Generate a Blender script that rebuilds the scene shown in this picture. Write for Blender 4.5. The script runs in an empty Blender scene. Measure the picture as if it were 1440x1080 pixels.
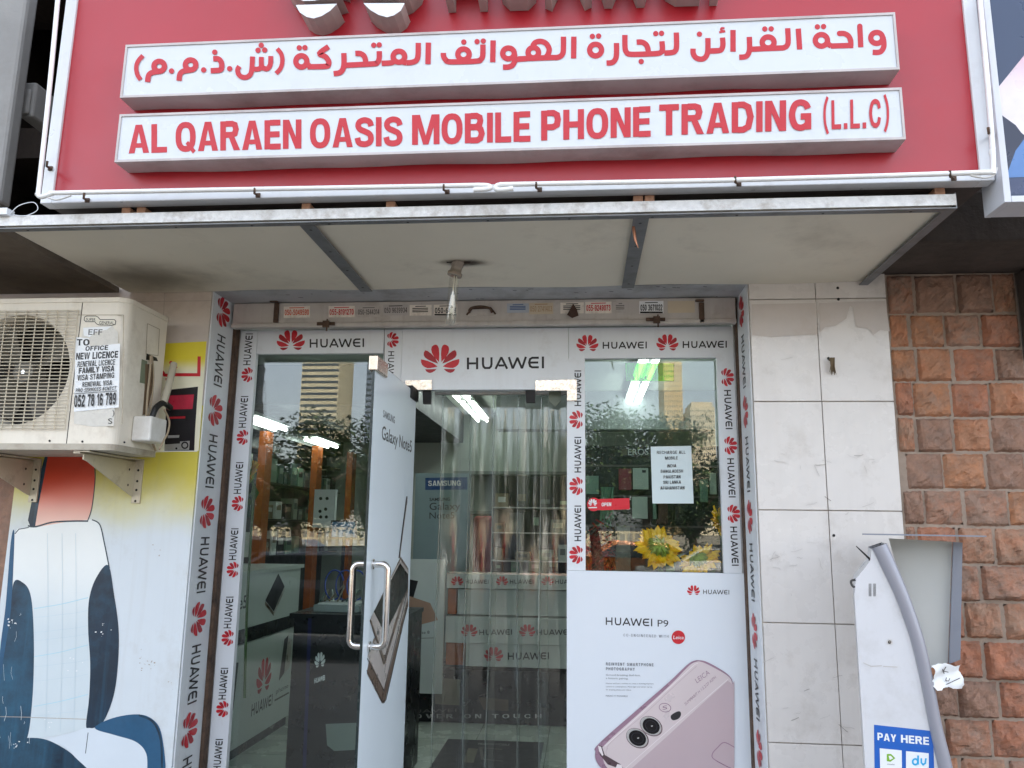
import bpy, math, random
import numpy as np
from mathutils import Vector, Matrix
random.seed(7)
S = bpy.context.scene
COL = S.collection

# ------------------------------------------------------------------ camera
_d = np.array([98., 206., 1113.]); _d /= np.linalg.norm(_d)
_u = np.array([78.37, -6053.7, 1113.]); _u -= _d*(_d @ _u); _u /= np.linalg.norm(_u)
_x = np.cross(_d, _u); _x = -_x if _x[0] < 0 else _x
EYE = np.array([0., -3.5, 1.45])
R = np.array([[_x[0], -_x[1], -_x[2]], [_d[0], -_d[1], -_d[2]], [_u[0], -_u[1], -_u[2]]])
cd = bpy.data.cameras.new('camera'); cam = bpy.data.objects.new('camera', cd); COL.objects.link(cam)
cd.sensor_width = 36; cd.lens = 1113/1440*36; cd.clip_start = .05; cd.clip_end = 2000
M = Matrix([list(R[0])+[EYE[0]], list(R[1])+[EYE[1]], list(R[2])+[EYE[2]], [0, 0, 0, 1]])
cam.matrix_world = M
S.camera = cam
# ------------------------------------------------------------------ world, sun, exposure
w = bpy.data.worlds.new('World'); S.world = w; w.use_nodes = True
nt = w.node_tree; bg = nt.nodes['Background']
sky = nt.nodes.new('ShaderNodeTexSky'); sky.sky_type = 'NISHITA'; sky.sun_disc = False
SUN_EL, SUN_AZ = 52, 24          # the sun stands behind the building, a little to the right
sky.sun_elevation = math.radians(SUN_EL); sky.sun_rotation = math.radians(SUN_AZ)
sky.air_density = 1.0; sky.dust_density = 3.0; sky.ozone_density = 1.0
hz = nt.nodes.new('ShaderNodeHueSaturation'); hz.inputs['Saturation'].default_value = .45   # dusty pale sky
nt.links.new(sky.outputs[0], hz.inputs['Color']); nt.links.new(hz.outputs[0], bg.inputs[0]); bg.inputs[1].default_value = .15
sd = bpy.data.lights.new('sun', 'SUN'); sd.energy = 2.4; sd.angle = math.radians(.5); sd.color = (1, .95, .86)
so = bpy.data.objects.new('sun', sd); COL.objects.link(so)
tosun = Vector((math.sin(math.radians(SUN_AZ))*math.cos(math.radians(SUN_EL)), math.cos(math.radians(SUN_AZ))*math.cos(math.radians(SUN_EL)), math.sin(math.radians(SUN_EL))))
so.rotation_euler = tosun.to_track_quat('Z', 'Y').to_euler(); so.location = (0, 30, 60)
S.view_settings.view_transform = 'Standard'; S.view_settings.look = 'None'
S.view_settings.gamma = 1; S.view_settings.exposure = 2.58

# ------------------------------------------------------------------ measuring helpers: a point of the photograph on a real plane
def ray(px, py):
    v = np.array([px-720., py-540, 1113.]); return np.array([v@_x, v@_d, v@_u])
def W(px, py, Y=0.):
    r = ray(px, py); return Vector(EYE+r*((Y-EYE[1])/r[1]))
def WX(px, py, X):
    r = ray(px, py); return Vector(EYE+r*((X-EYE[0])/r[0]))
def WZ(px, py, Z):
    r = ray(px, py); return Vector(EYE+r*((Z-EYE[2])/r[2]))
def PY(Y):        # plane facing the street
    return lambda p, o=0.: W(p[0], p[1], Y)+Vector((0, -o, 0))
def PX(X, s=1):   # plane facing sideways
    return lambda p, o=0.: WX(p[0], p[1], X)+Vector((s*o, 0, 0))
def FR(O, U, V, N):   # plane given by a world frame
    O, U, V, N = map(Vector, (O, U, V, N))
    return lambda p, o=0.: O+U*p[0]+V*p[1]+N*o

# ------------------------------------------------------------------ materials
def lin(c):
    return tuple(((x/255)/12.92 if x/255 <= .04045 else ((x/255+.055)/1.055)**2.4) for x in c)+(1,)
MATS = {}
def mk(name, c, rough=.5, metal=0., var=.08, vs=6., dirt=None, da=.5, ds=3., bump=0., bs=60., streak=0., spec=.5, grad=None, emit=None, trans=0., coat=0., even=False):
    """c sRGB 0-255; dirt = stain colour; streak = vertical run-off marks; grad = (colour2, z0, z1) printed colour change"""
    if name in MATS: return MATS[name]
    m = bpy.data.materials.new(name); MATS[name] = m; m.use_nodes = True
    t = m.node_tree; N, L = t.nodes, t.links; b = N['Principled BSDF']
    tc = N.new('ShaderNodeTexCoord'); co = tc.outputs['Object']
    base = N.new('ShaderNodeRGB'); base.outputs[0].default_value = lin(c); cur = base.outputs[0]
    def mix(a, bb, f):
        x = N.new('ShaderNodeMix'); x.data_type = 'RGBA'
        for k, v in ((6, a), (7, bb)):
            if hasattr(v, 'links'): L.new(v, x.inputs[k])
            else: x.inputs[k].default_value = v
        if hasattr(f, 'links'): L.new(f, x.inputs[0])
        else: x.inputs[0].default_value = f
        return x.outputs[2]
    def noise(scale, lo, hi, det=6, stretch=None, rg=.6):
        n = N.new('ShaderNodeTexNoise'); n.inputs['Scale'].default_value = scale; n.inputs['Detail'].default_value = det; n.inputs['Roughness'].default_value = rg
        if stretch:
            mp = N.new('ShaderNodeMapping'); mp.inputs['Scale'].default_value = stretch; L.new(co, mp.inputs[0]); L.new(mp.outputs[0], n.inputs[0])
        else: L.new(co, n.inputs[0])
        r = N.new('ShaderNodeMapRange'); r.inputs[1].default_value = lo; r.inputs[2].default_value = hi; L.new(n.outputs[0], r.inputs[0])
        return r.outputs[0]
    if grad:
        sx = N.new('ShaderNodeSeparateXYZ'); L.new(co, sx.inputs[0])
        n = noise(2.5, 0, 1)
        ad = N.new('ShaderNodeMath'); ad.operation = 'MULTIPLY_ADD'; L.new(n, ad.inputs[0]); ad.inputs[1].default_value = grad[3] if len(grad) > 3 else .1; L.new(sx.outputs[2], ad.inputs[2])
        r = N.new('ShaderNodeMapRange'); r.interpolation_type = 'SMOOTHSTEP'; r.inputs[1].default_value = grad[1]; r.inputs[2].default_value = grad[2]; L.new(ad.outputs[0], r.inputs[0])
        cur = mix(cur, lin(grad[0]), r.outputs[0])
    if var:
        k = lambda q: tuple(min(1, x*q) for x in lin(c)[:3])+(1,)
        h = N.new('ShaderNodeHueSaturation'); L.new(cur, h.inputs['Color'])
        r = N.new('ShaderNodeMapRange'); r.inputs[3].default_value = 1-var; r.inputs[4].default_value = 1+var; L.new(noise(vs, .25, .75, 8), r.inputs[0]); L.new(r.outputs[0], h.inputs['Value'])
        cur = h.outputs[0]
    if dirt:
        f = noise(ds, .62-.3*da, .80-.2*da, 10, rg=.7)
        mu = N.new('ShaderNodeMath'); mu.operation = 'MULTIPLY'; L.new(f, mu.inputs[0]); mu.inputs[1].default_value = min(1, da+.15)
        cur = mix(cur, lin(dirt), mu.outputs[0])
    if streak:
        f = noise(1., .5, .8, 6, stretch=(26, 26, 1.3))
        mu = N.new('ShaderNodeMath'); mu.operation = 'MULTIPLY'; L.new(f, mu.inputs[0]); mu.inputs[1].default_value = streak
        cur = mix(cur, lin(dirt or (90, 80, 70)), mu.outputs[0])
    L.new(cur, b.inputs['Base Color'])
    b.inputs['Metallic'].default_value = metal; b.inputs['Specular IOR Level'].default_value = spec
    r = N.new('ShaderNodeMapRange'); r.inputs[3].default_value = max(.03, rough-.1); r.inputs[4].default_value = min(1, rough+.12); L.new(noise(vs*1.7, .3, .7), r.inputs[0]); b.inputs['Roughness'].default_value = rough
    if not even: L.new(r.outputs[0], b.inputs['Roughness'])
    if coat: b.inputs['Coat Weight'].default_value = coat
    if bump:
        bp = N.new('ShaderNodeBump'); bp.inputs['Strength'].default_value = bump; bp.inputs['Distance'].default_value = .01
        L.new(noise(bs, 0, 1, 8), bp.inputs['Height']); L.new(bp.outputs[0], b.inputs['Normal'])
    if emit:
        b.inputs['Emission Color'].default_value = lin(emit[0]); b.inputs['Emission Strength'].default_value = emit[1]
    if trans: b.inputs['Transmission Weight'].default_value = trans
    return m

def glassy(name, tint, refl, haze=0., bump=0., hazecol=(220, 225, 215), rough=0.):
    if name in MATS: return MATS[name]
    m = bpy.data.materials.new(name); MATS[name] = m; m.use_nodes = True
    t = m.node_tree; N, L = t.nodes, t.links; N.remove(N['Principled BSDF']); out = N['Material Output']
    tr = N.new('ShaderNodeBsdfTransparent'); tr.inputs[0].default_value = (*tint, 1)
    gl = N.new('ShaderNodeBsdfGlossy'); gl.inputs['Roughness'].default_value = rough
    lw = N.new('ShaderNodeLayerWeight'); lw.inputs[0].default_value = .5
    p = N.new('ShaderNodeMath'); p.operation = 'POWER'; L.new(lw.outputs['Facing'], p.inputs[0]); p.inputs[1].default_value = 5
    q = N.new('ShaderNodeMath'); q.operation = 'MULTIPLY_ADD'; L.new(p.outputs[0], q.inputs[0]); q.inputs[1].default_value = 1-refl; q.inputs[2].default_value = refl
    ms = N.new('ShaderNodeMixShader'); L.new(q.outputs[0], ms.inputs[0]); L.new(tr.outputs[0], ms.inputs[1]); L.new(gl.outputs[0], ms.inputs[2])
    cur = ms.outputs[0]
    tc = N.new('ShaderNodeTexCoord'); mp = N.new('ShaderNodeMapping'); L.new(tc.outputs['Object'], mp.inputs[0])
    if bump:
        mp.inputs['Scale'].default_value = (14, 14, 1.6)
        n = N.new('ShaderNodeTexNoise'); n.inputs['Scale'].default_value = 1.; n.inputs['Detail'].default_value = 4; L.new(mp.outputs[0], n.inputs[0])
        bp = N.new('ShaderNodeBump'); bp.inputs['Strength'].default_value = bump; bp.inputs['Distance'].default_value = .02; L.new(n.outputs[0], bp.inputs['Height']); L.new(bp.outputs[0], gl.inputs['Normal'])
    if haze:
        df = N.new('ShaderNodeBsdfDiffuse'); df.inputs[0].default_value = lin(hazecol)
        tl = N.new('ShaderNodeBsdfTranslucent'); tl.inputs[0].default_value = lin(hazecol)
        ad = N.new('ShaderNodeMixShader'); ad.inputs[0].default_value = .4; L.new(df.outputs[0], ad.inputs[1]); L.new(tl.outputs[0], ad.inputs[2])
        n2 = N.new('ShaderNodeTexNoise'); n2.inputs['Scale'].default_value = 1.; n2.inputs['Detail'].default_value = 6
        m2 = N.new('ShaderNodeMapping'); m2.inputs['Scale'].default_value = (46, 20, 1.5); L.new(tc.outputs['Object'], m2.inputs[0]); L.new(m2.outputs[0], n2.inputs[0])
        r = N.new('ShaderNodeMapRange'); r.inputs[1].default_value = .56; r.inputs[2].default_value = .72; r.inputs[3].default_value = haze*.3; r.inputs[4].default_value = min(.8, haze*5); L.new(n2.outputs[0], r.inputs[0])
        m3 = N.new('ShaderNodeMixShader'); L.new(r.outputs[0], m3.inputs[0]); L.new(cur, m3.inputs[1]); L.new(ad.outputs[0], m3.inputs[2]); cur = m3.outputs[0]
    L.new(cur, out.inputs[0])
    return m

# ------------------------------------------------------------------ mesh builder
def catmull(P, n=6, closed=False):
    P = [np.array(p, float) for p in P]; out = []; k = len(P)
    rng = range(k if closed else k-1)
    for i in rng:
        g = (lambda j: P[j % k]) if closed else (lambda j: P[max(0, min(k-1, j))])
        a, b, c, e = g(i-1), g(i), g(i+1), g(i+2)
        for s in range(n):
            t = s/n
            out.append(.5*((2*b)+(c-a)*t+(2*a-5*b+4*c-e)*t*t+(3*b-a-3*c+e)*t**3))
    if not closed: out.append(P[-1])
    return [tuple(p) for p in out]
_TX = {}
_fc = bpy.data.curves.new('glyph_source', 'FONT'); _fo = bpy.data.objects.new('glyph_source', _fc); COL.objects.link(_fo)
def glyphs(s, bold=0., space=1.):
    key = (s, bold, space)
    if key not in _TX:
        _fc.body = s; _fc.offset = bold; _fc.space_character = space; _fc.resolution_u = 3
        dg = bpy.context.evaluated_depsgraph_get(); dg.update(); e = _fo.evaluated_get(dg); m = e.to_mesh()
        v = [(a.co.x, a.co.y) for a in m.vertices]; f = [tuple(p.vertices) for p in m.polygons]
        x0 = min(a[0] for a in v); x1 = max(a[0] for a in v)
        _TX[key] = ([((a[0]-x0)/(x1-x0), a[1]/.729) for a in v], f); e.to_mesh_clear()
    return _TX[key]

class MB:
    def __init__(s, mat=None): s.v = []; s.f = []; s.mi = []; s.sm = []; s.mats = []; s.k = 0; s.off = .0; s.m = mat
    def _mi(s, mat):
        mat = mat or s.m
        if mat not in s.mats: s.mats.append(mat)
        return s.mats.index(mat)
    def add(s, vs, fs, mat=None, smooth=False):
        o = len(s.v); s.v += [tuple(v) for v in vs]; i = s._mi(mat)
        for f in fs: s.f.append(tuple(o+k for k in f)); s.mi.append(i); s.sm.append(smooth)
        return s
    def box(s, x0, x1, y0, y1, z0, z1, mat=None):
        x0, x1 = sorted((x0, x1)); y0, y1 = sorted((y0, y1)); z0, z1 = sorted((z0, z1))
        v = [(x, y, z) for z in (z0, z1) for y in (y0, y1) for x in (x0, x1)]
        return s.add(v, [(0, 2, 3, 1), (4, 5, 7, 6), (0, 1, 5, 4), (2, 6, 7, 3), (0, 4, 6, 2), (1, 3, 7, 5)], mat)
    def prism(s, pts, vec, mat=None, side=None, smooth=False):
        n = len(pts); vec = Vector(vec); a = [Vector(p) for p in pts]; b = [p+vec for p in a]
        s.add(a, [tuple(range(n))], mat); s.add(b, [tuple(range(n))], mat)
        return s.add(a+b, [(i, (i+1) % n, n+(i+1) % n, n+i) for i in range(n)], side or mat, smooth)
    def quad(s, a, b, c, d, mat=None): return s.add([a, b, c, d], [(0, 1, 2, 3)], mat)
    def tube(s, path, r, n=10, mat=None, closed=False, caps=True):
        P = [Vector(p) for p in path]; k = len(P); rings = []; ref = None
        for i, p in enumerate(P):
            if closed: t = P[(i+1) % k]-P[i-1]
            else: t = P[min(k-1, i+1)]-P[max(0, i-1)]
            t.normalize()
            if ref is None or abs(ref.dot(t)) > .95:
                ref = Vector((0, 0, 1)) if abs(t.z) < .9 else Vector((1, 0, 0))
            a = t.cross(ref).normalized(); b = a.cross(t).normalized(); ref = b
            rr = r[i] if isinstance(r, (list, tuple)) else r
            rings += [p+a*(rr*math.cos(2*math.pi*j/n))+b*(rr*math.sin(2*math.pi*j/n)) for j in range(n)]
        fs = []
        for i in range(k if closed else k-1):
            i2 = (i+1) % k
            fs += [(i*n+j, i*n+(j+1) % n, i2*n+(j+1) % n, i2*n+j) for j in range(n)]
        s.add(rings, fs, mat, True)
        if caps and not closed:
            s.add(rings[:n], [tuple(range(n))], mat); s.add(rings[-n:], [tuple(range(n))], mat)
        return s
    # flat graphics on a mapped plane; every piece sits a hair above the one before
    def _o(s, o): s.k += 1; return o+.000022*s.k
    def poly(s, pts, Mp, mat=None, o=.0008):
        o = s._o(o); return s.add([Mp(p, o) for p in pts], [tuple(range(len(pts)))], mat)
    def rect(s, x0, y0, x1, y1, Mp, mat=None, o=.0008): return s.poly([(x0, y0), (x1, y0), (x1, y1), (x0, y1)], Mp, mat, o)
    def disc(s, c, rx, ry, Mp, mat=None, n=20, o=.0008, rot=0.):
        cr, sr = math.cos(rot), math.sin(rot)
        return s.poly([(c[0]+rx*math.cos(a)*cr-ry*math.sin(a)*sr, c[1]+rx*math.cos(a)*sr+ry*math.sin(a)*cr) for a in [2*math.pi*i/n for i in range(n)]], Mp, mat, o)
    def ring(s, c, rx, ry, wd, Mp, mat=None, n=28, o=.0008, rot=0.):
        cr, sr = math.cos(rot), math.sin(rot)
        P = []
        for i in range(n):
            a = 2*math.pi*i/n; x, y = rx*math.cos(a), ry*math.sin(a); P.append((c[0]+x*cr-y*sr, c[1]+x*sr+y*cr))
        return s.stroke(P, wd, Mp, mat, o=o, closed=True)
    def stroke(s, P, wd, Mp, mat=None, o=.0008, closed=False, rnd=False, smooth=0):
        if smooth: P = catmull(P, smooth, closed)
        P = [np.array(p, float) for p in P]; o = s._o(o); n = len(P); Lf, Rt = [], []
        for i in range(n):
            if closed: a, b = P[i]-P[i-1], P[(i+1) % n]-P[i]
            else:
                a = P[i]-P[i-1] if i else P[1]-P[0]; b = P[i+1]-P[i] if i < n-1 else a
            a = a/(np.linalg.norm(a)+1e-9); b = b/(np.linalg.norm(b)+1e-9)
            na = np.array([-a[1], a[0]]); nb = np.array([-b[1], b[0]]); m = na+nb; l = np.linalg.norm(m)
            m = na if l < .2 else m/l; sc = wd/2/max(.45, m@na)
            Lf.append(P[i]+m*sc); Rt.append(P[i]-m*sc)
        vs = [Mp(p, o) for p in Lf]+[Mp(p, o) for p in Rt]
        fs = [(i, (i+1) % n, n+(i+1) % n, n+i) for i in range(n if closed else n-1)]
        s.add(vs, fs, mat)
        if rnd and not closed:
            for e, q in ((0, 1), (n-1, n-2)):
                t = P[e]-P[q]; t /= np.linalg.norm(t); nn = np.array([-t[1], t[0]])
                s.add([Mp(P[e]+(nn*math.cos(x)+t*math.sin(x))*wd/2, o) for x in [math.pi*j/8 for j in range(9)]], [tuple(range(9))], mat)
        return s
    def text(s, body, bl, br, up, Mp, mat=None, bold=0., o=.0008, space=1.):
        """baseline from bl to br; up = vector of one cap height"""
        v, f = glyphs(body, bold, space); o = s._o(o); bl = np.array(bl, float); br = np.array(br, float); up = np.array(up, float)
        return s.add([Mp(bl+(br-bl)*a+up*b, o) for a, b in v], f, mat)
    def build(s, name, parent=None, bevel=0., seg=2, origin=None):
        me = bpy.data.meshes.new(name)
        o = Vector(origin) if origin is not None else (ROOTLOC[parent.name] if parent else Vector((0, 0, 0)))
        me.from_pydata([tuple(Vector(v)-o) for v in s.v], [], s.f)
        for m in s.mats: me.materials.append(m)
        me.polygons.foreach_set('material_index', s.mi); me.polygons.foreach_set('use_smooth', s.sm); me.update()
        ob = bpy.data.objects.new(name, me); COL.objects.link(ob)
        if parent:
            ob.parent = parent; ROOTLOC[ob.name] = o
        else: ob.location = o; ROOTLOC[ob.name] = o
        if bevel:
            b = ob.modifiers.new('bevel', 'BEVEL'); b.width = bevel; b.segments = seg; b.limit_method = 'ANGLE'; b.angle_limit = math.radians(40)
        return ob
ROOTLOC = {}
def tag(o, label, cat, group=None):
    o['label'] = label; o['category'] = cat
    if group: o['group'] = group
    return o
def thing(name, label, cat, loc=(0, 0, 0), group=None):
    o = bpy.data.objects.new(name, None); COL.objects.link(o); o.location = loc; o.empty_display_size = .1
    ROOTLOC[o.name] = Vector(loc); return tag(o, label, cat, group)
def struct(o): o['kind'] = 'structure'; return o
def copy_thing(o, loc, label=None):
    c = o.copy(); COL.objects.link(c); c.location = loc
    if label: c['label'] = label
    ROOTLOC[c.name] = Vector(loc)
    for ch in [x for x in bpy.data.objects if x.parent == o]:
        k = ch.copy(); COL.objects.link(k); k.parent = c
        for g in [x for x in bpy.data.objects if x.parent == ch]:
            h = g.copy(); COL.objects.link(h); h.parent = k
    return c

# flower emblem and maker's wordmark, in units (emblem width 1; cap height 1)
_PET = [[(184, 312), (181, 262), (184, 225), (192, 207), (203, 201), (216, 204), (229, 214), (233, 232), (228, 255), (212, 282)],
        [(189, 322), (207, 286), (232, 259), (256, 241), (271, 237), (279, 250), (280, 268), (272, 283), (250, 298), (222, 311)],
        [(192, 340), (222, 318), (255, 304), (280, 297), (297, 294), (297, 312), (291, 328), (276, 342), (258, 350), (240, 350), (215, 346)],
        [(199, 356), (271, 357), (264, 370), (252, 378), (240, 381), (226, 377), (211, 368)]]
PETALS = [[(k*(x-176)/243, (381-y)/243) for x, y in p] for p in _PET for k in (1, -1)]
WORD = [('p', [(.095, 0), (.095, 1)]), ('p', [(.855, 0), (.855, 1)]), ('p', [(.19, .5), (.76, .5)]),
        ('p', [(1.345, 1), (1.345, .42), (1.39, .22), (1.52, .095), (1.88, .095), (2.01, .22), (2.055, .42), (2.055, 1)]),
        ('p', [(2.39, 0), (2.85, .93), (2.9, .93), (3.36, 0)]), ('p', [(2.64, .29), (3.11, .29)]),
        ('p', [(3.50, 1), (3.80, .09), (3.86, .09), (4.2, .87), (4.24, .87), (4.56, .09), (4.62, .09), (4.92, 1)]),
        ('p', [(6.0, .905), (5.45, .905), (5.27, .8), (5.19, .5), (5.27, .2), (5.45, .095), (6.0, .095)]), ('p', [(5.29, .5), (5.95, .5)]),
        ('p', [(6.34, 0), (6.34, 1)])]
def emblem(mb, c, ux, uy, Mp, mats, o=.0008):
    """c = bottom middle; ux, uy = vectors of one emblem width"""
    c, ux, uy = (np.array(q, float) for q in (c, ux, uy))
    for i, p in enumerate(PETALS):
        mb.poly([c+ux*a+uy*b for a, b in p], Mp, mats[(i//2) % len(mats)], o)
def wordmark(mb, bl, br, up, Mp, mat, wt=.185, o=.0008):
    bl, br, up = (np.array(q, float) for q in (bl, br, up)); ux = (br-bl)/6.43
    f = lambda p, oo=0.: Mp(bl+ux*p[0]+up*p[1], oo)
    for _, P in WORD: mb.stroke(P, wt, f, mat, o)
def lerp(a, b, t): return a+(b-a)*t

_sup = lambda cx, cy, rx, ry, n=24: [(cx+rx*math.copysign(abs(math.cos(a))**.82, math.cos(a)), cy+ry*math.copysign(abs(math.sin(a))**.82, math.sin(a))) for a in [2*math.pi*i/n for i in range(n)]]
BOLD = {'A': (.72, [('f', [(0, 0), (.21, 0), (.36, .74), (.36, 1), (.245, 1)]), ('f', [(.72, 0), (.51, 0), (.36, .74), (.36, 1), (.475, 1)]), ('f', [(.22, .19), (.50, .19), (.47, .35), (.25, .35)])]),
 'L': (.55, [('s', [(.1, 1), (.1, .09), (.55, .09)])]), 'I': (.2, [('s', [(.1, 0), (.1, 1)])]), 'T': (.62, [('s', [(0, .91), (.62, .91)]), ('s', [(.31, 0), (.31, .82)])]),
 'O': (.72, [('c', _sup(.36, .5, .26, .415))]), 'Q': (.72, [('c', _sup(.36, .5, .26, .415)), ('f', [(.36, .27), (.45, .36), (.72, .02), (.62, -.08)])]),
 'E': (.58, [('s', [(.1, 0), (.1, 1)]), ('s', [(.2, .91), (.57, .91)]), ('s', [(.2, .51), (.54, .51)]), ('s', [(.2, .09), (.58, .09)])]), 'H': (.68, [('s', [(.1, 0), (.1, 1)]), ('s', [(.58, 0), (.58, 1)]), ('s', [(.2, .5), (.48, .5)])]),
 'N': (.66, [('s', [(.1, 0), (.1, 1)]), ('s', [(.56, 0), (.56, 1)]), ('f', [(.04, 1), (.22, 1), (.62, 0), (.44, 0)])]), 'M': (.92, [('s', [(.09, 0), (.09, 1)]), ('s', [(.83, 0), (.83, 1)]), ('f', [(.06, 1), (.26, 1), (.46, .30), (.46, 0), (.37, 0)]), ('f', [(.86, 1), (.66, 1), (.46, .30), (.46, 0), (.55, 0)])]),
 'R': (.70, [('s', [(.1, 0), (.1, 1)]), ('s', [(.2, .91), (.42, .91), (.52, .87), (.56, .72), (.52, .57), (.42, .53), (.2, .53)]), ('f', [(.30, .45), (.50, .47), (.71, 0), (.48, 0)])]),
 'P': (.65, [('s', [(.1, 0), (.1, 1)]), ('s', [(.2, .91), (.40, .91), (.52, .84), (.55, .68), (.52, .51), (.40, .44), (.2, .44)])]), 'B': (.68, [('s', [(.1, 0), (.1, 1)]), ('s', [(.2, .91), (.40, .91), (.51, .85), (.53, .74), (.5, .61), (.40, .54), (.2, .54)]), ('s', [(.2, .53), (.42, .53), (.54, .46), (.58, .31), (.53, .15), (.42, .09), (.2, .09)])]),
 'D': (.69, [('s', [(.1, 0), (.1, 1)]), ('s', [(.2, .91), (.36, .91), (.52, .82), (.59, .5), (.52, .18), (.36, .09), (.2, .09)])]), 'S': (.66, [('m', [(.57, .70), (.51, .85), (.33, .91), (.16, .85), (.11, .72), (.18, .6), (.34, .525), (.51, .43), (.565, .28), (.51, .14), (.33, .085), (.14, .14), (.085, .31)])]),
 'G': (.72, [('m', [(.61, .70), (.53, .85), (.36, .91), (.19, .82), (.105, .5), (.19, .18), (.36, .085), (.52, .13), (.61, .22)]), ('s', [(.61, .02), (.61, .45), (.38, .45)])]), 'C': (.70, [('m', [(.60, .66), (.53, .85), (.36, .91), (.19, .82), (.105, .5), (.19, .18), (.36, .085), (.53, .15), (.60, .36)])]),
 'F': (.55, [('s', [(.1, 0), (.1, 1)]), ('s', [(.2, .91), (.55, .91)]), ('s', [(.2, .5), (.50, .5)])]), 'K': (.70, [('s', [(.1, 0), (.1, 1)]), ('f', [(.2, .30), (.46, 1), (.70, 1), (.2, .52)]), ('f', [(.28, .55), (.42, .66), (.72, 0), (.48, 0)])]),
 'U': (.68, [('s', [(.1, 1), (.1, .36), (.15, .16), (.34, .085), (.53, .16), (.58, .36), (.58, 1)])]), 'V': (.68, [('f', [(0, 1), (.21, 1), (.34, .28), (.34, 0), (.24, 0)]), ('f', [(.68, 1), (.47, 1), (.34, .28), (.34, 0), (.44, 0)])]), 'Y': (.68, [('f', [(0, 1), (.22, 1), (.34, .62), (.34, .4), (.24, .4)]), ('f', [(.68, 1), (.46, 1), (.34, .62), (.34, .4), (.44, .4)]), ('s', [(.34, 0), (.34, .42)])]),
 'W': (1.0, [('f', [(0, 1), (.19, 1), (.29, .3), (.29, 0), (.19, 0)]), ('f', [(.5, 1), (.41, 1), (.29, .3), (.29, 0), (.38, 0)]), ('f', [(.5, 1), (.59, 1), (.71, .3), (.71, 0), (.62, 0)]), ('f', [(1, 1), (.81, 1), (.71, .3), (.71, 0), (.81, 0)])]),
 '0': (.62, [('c', _sup(.31, .5, .21, .415))]), '1': (.42, [('s', [(.28, 0), (.28, 1)]), ('f', [(.0, .66), (.0, .82), (.18, .98), (.18, .74)])]), '2': (.62, [('m', [(.11, .66), (.15, .84), (.32, .91), (.48, .84), (.51, .68), (.40, .48), (.18, .26), (.09, .12)]), ('s', [(.02, .085), (.6, .085)])]),
 '3': (.62, [('m', [(.1, .74), (.2, .88), (.34, .91), (.47, .84), (.48, .66), (.28, .535)]), ('m', [(.28, .53), (.50, .42), (.51, .2), (.34, .085), (.18, .11), (.09, .26)])]), '4': (.62, [('s', [(.44, 0), (.44, 1)]), ('s', [(.40, .95), (.08, .31), (.62, .31)])]), '5': (.62, [('s', [(.56, .91), (.17, .91), (.12, .5)]), ('m', [(.10, .50), (.3, .60), (.48, .52), (.51, .32), (.46, .14), (.3, .085), (.15, .12), (.09, .25)])]),
 '6': (.62, [('c', _sup(.31, .32, .21, .23)), ('m', [(.11, .34), (.13, .66), (.24, .88), (.40, .90), (.52, .76)])]), '7': (.60, [('s', [(.02, .91), (.5, .91), (.32, .5), (.22, 0)])]), '8': (.62, [('c', _sup(.31, .73, .18, .19)), ('c', _sup(.31, .29, .21, .21))]), '9': (.62, [('c', _sup(.31, .68, .21, .23)), ('m', [(.51, .66), (.49, .34), (.38, .12), (.22, .10), (.1, .24)])]), '-': (.4, [('s', [(.05, .4), (.35, .4)])]), ' ': (.30, []), '#': (.7, [('s', [(.18, 0), (.28, 1)]), ('s', [(.42, 0), (.52, 1)]), ('s', [(.05, .36), (.62, .36)]), ('s', [(.08, .66), (.65, .66)])]),
 '(': (.34, [('m', [(.28, 1.12), (.14, .82), (.10, .5), (.14, .16), (.28, -.14)])]), ')': (.34, [('m', [(.06, 1.12), (.20, .82), (.24, .5), (.20, .16), (.06, -.14)])]), '.': (.24, [('f', [(.02, 0), (.22, 0), (.22, .2), (.02, .2)])])}
def boldtext(mb, body, bl, br, up, Mp, mat, wt=.185, gap=.09, o=.0008):
    bl, br, up = (np.array(q, float) for q in (bl, br, up)); tot = sum(BOLD[c][0] for c in body)+gap*(len(body)-1); x = 0
    for c in body:
        wd, parts = BOLD[c]; f = lambda p, oo=0., x=x: Mp(bl+(br-bl)*((x+p[0])/tot)+up*p[1], oo)
        for k, P in parts:
            if k == 'f': mb.poly(P, f, mat, o)
            else: mb.stroke(P, wt*(.8 if c in '()' else 1), f, mat, o, closed=k == 'c', smooth=5 if k == 'm' else 0)
        x += wd+gap
# shared materials
m_white = mk('white_vinyl', (222, 226, 230), .38, var=.03, vs=3, dirt=(168, 160, 148), da=.22, ds=5, streak=.10)
m_black = mk('black_print', (22, 20, 22), .45, var=.1)
m_red = mk('red_print', (200, 28, 42), .4, var=.14, vs=30)
m_red2 = mk('dark_red_print', (168, 22, 36), .4, var=.14, vs=30)
m_alu = mk('aluminium', (200, 200, 200), .38, .75, var=.12, vs=9, dirt=(120, 112, 104), da=.4, ds=10)
m_galv = mk('galvanised_steel', (214, 214, 212), .5, .1, var=.16, vs=40, dirt=(128, 112, 92), da=.45, ds=14, bump=.15, bs=120)
m_chrome = mk('chrome', (215, 212, 208), .14, 1., var=.08, vs=15)
m_dark = mk('dark_metal', (30, 28, 27), .55, .2, var=.2)
m_rust = mk('rusty_steel', (92, 72, 58), .8, .1, var=.35, vs=25, dirt=(40, 30, 25), da=.6, ds=18, bump=.5, bs=90)
m_conc = mk('grimy_concrete', (78, 69, 62), .9, var=.25, vs=4, dirt=(46, 38, 33), da=.6, ds=2.5, bump=.4, bs=40, streak=.4)
m_concl = mk('pale_concrete', (140, 139, 137), .85, var=.12, vs=4, dirt=(120, 115, 108), da=.35, ds=3, bump=.2, bs=50)
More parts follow.
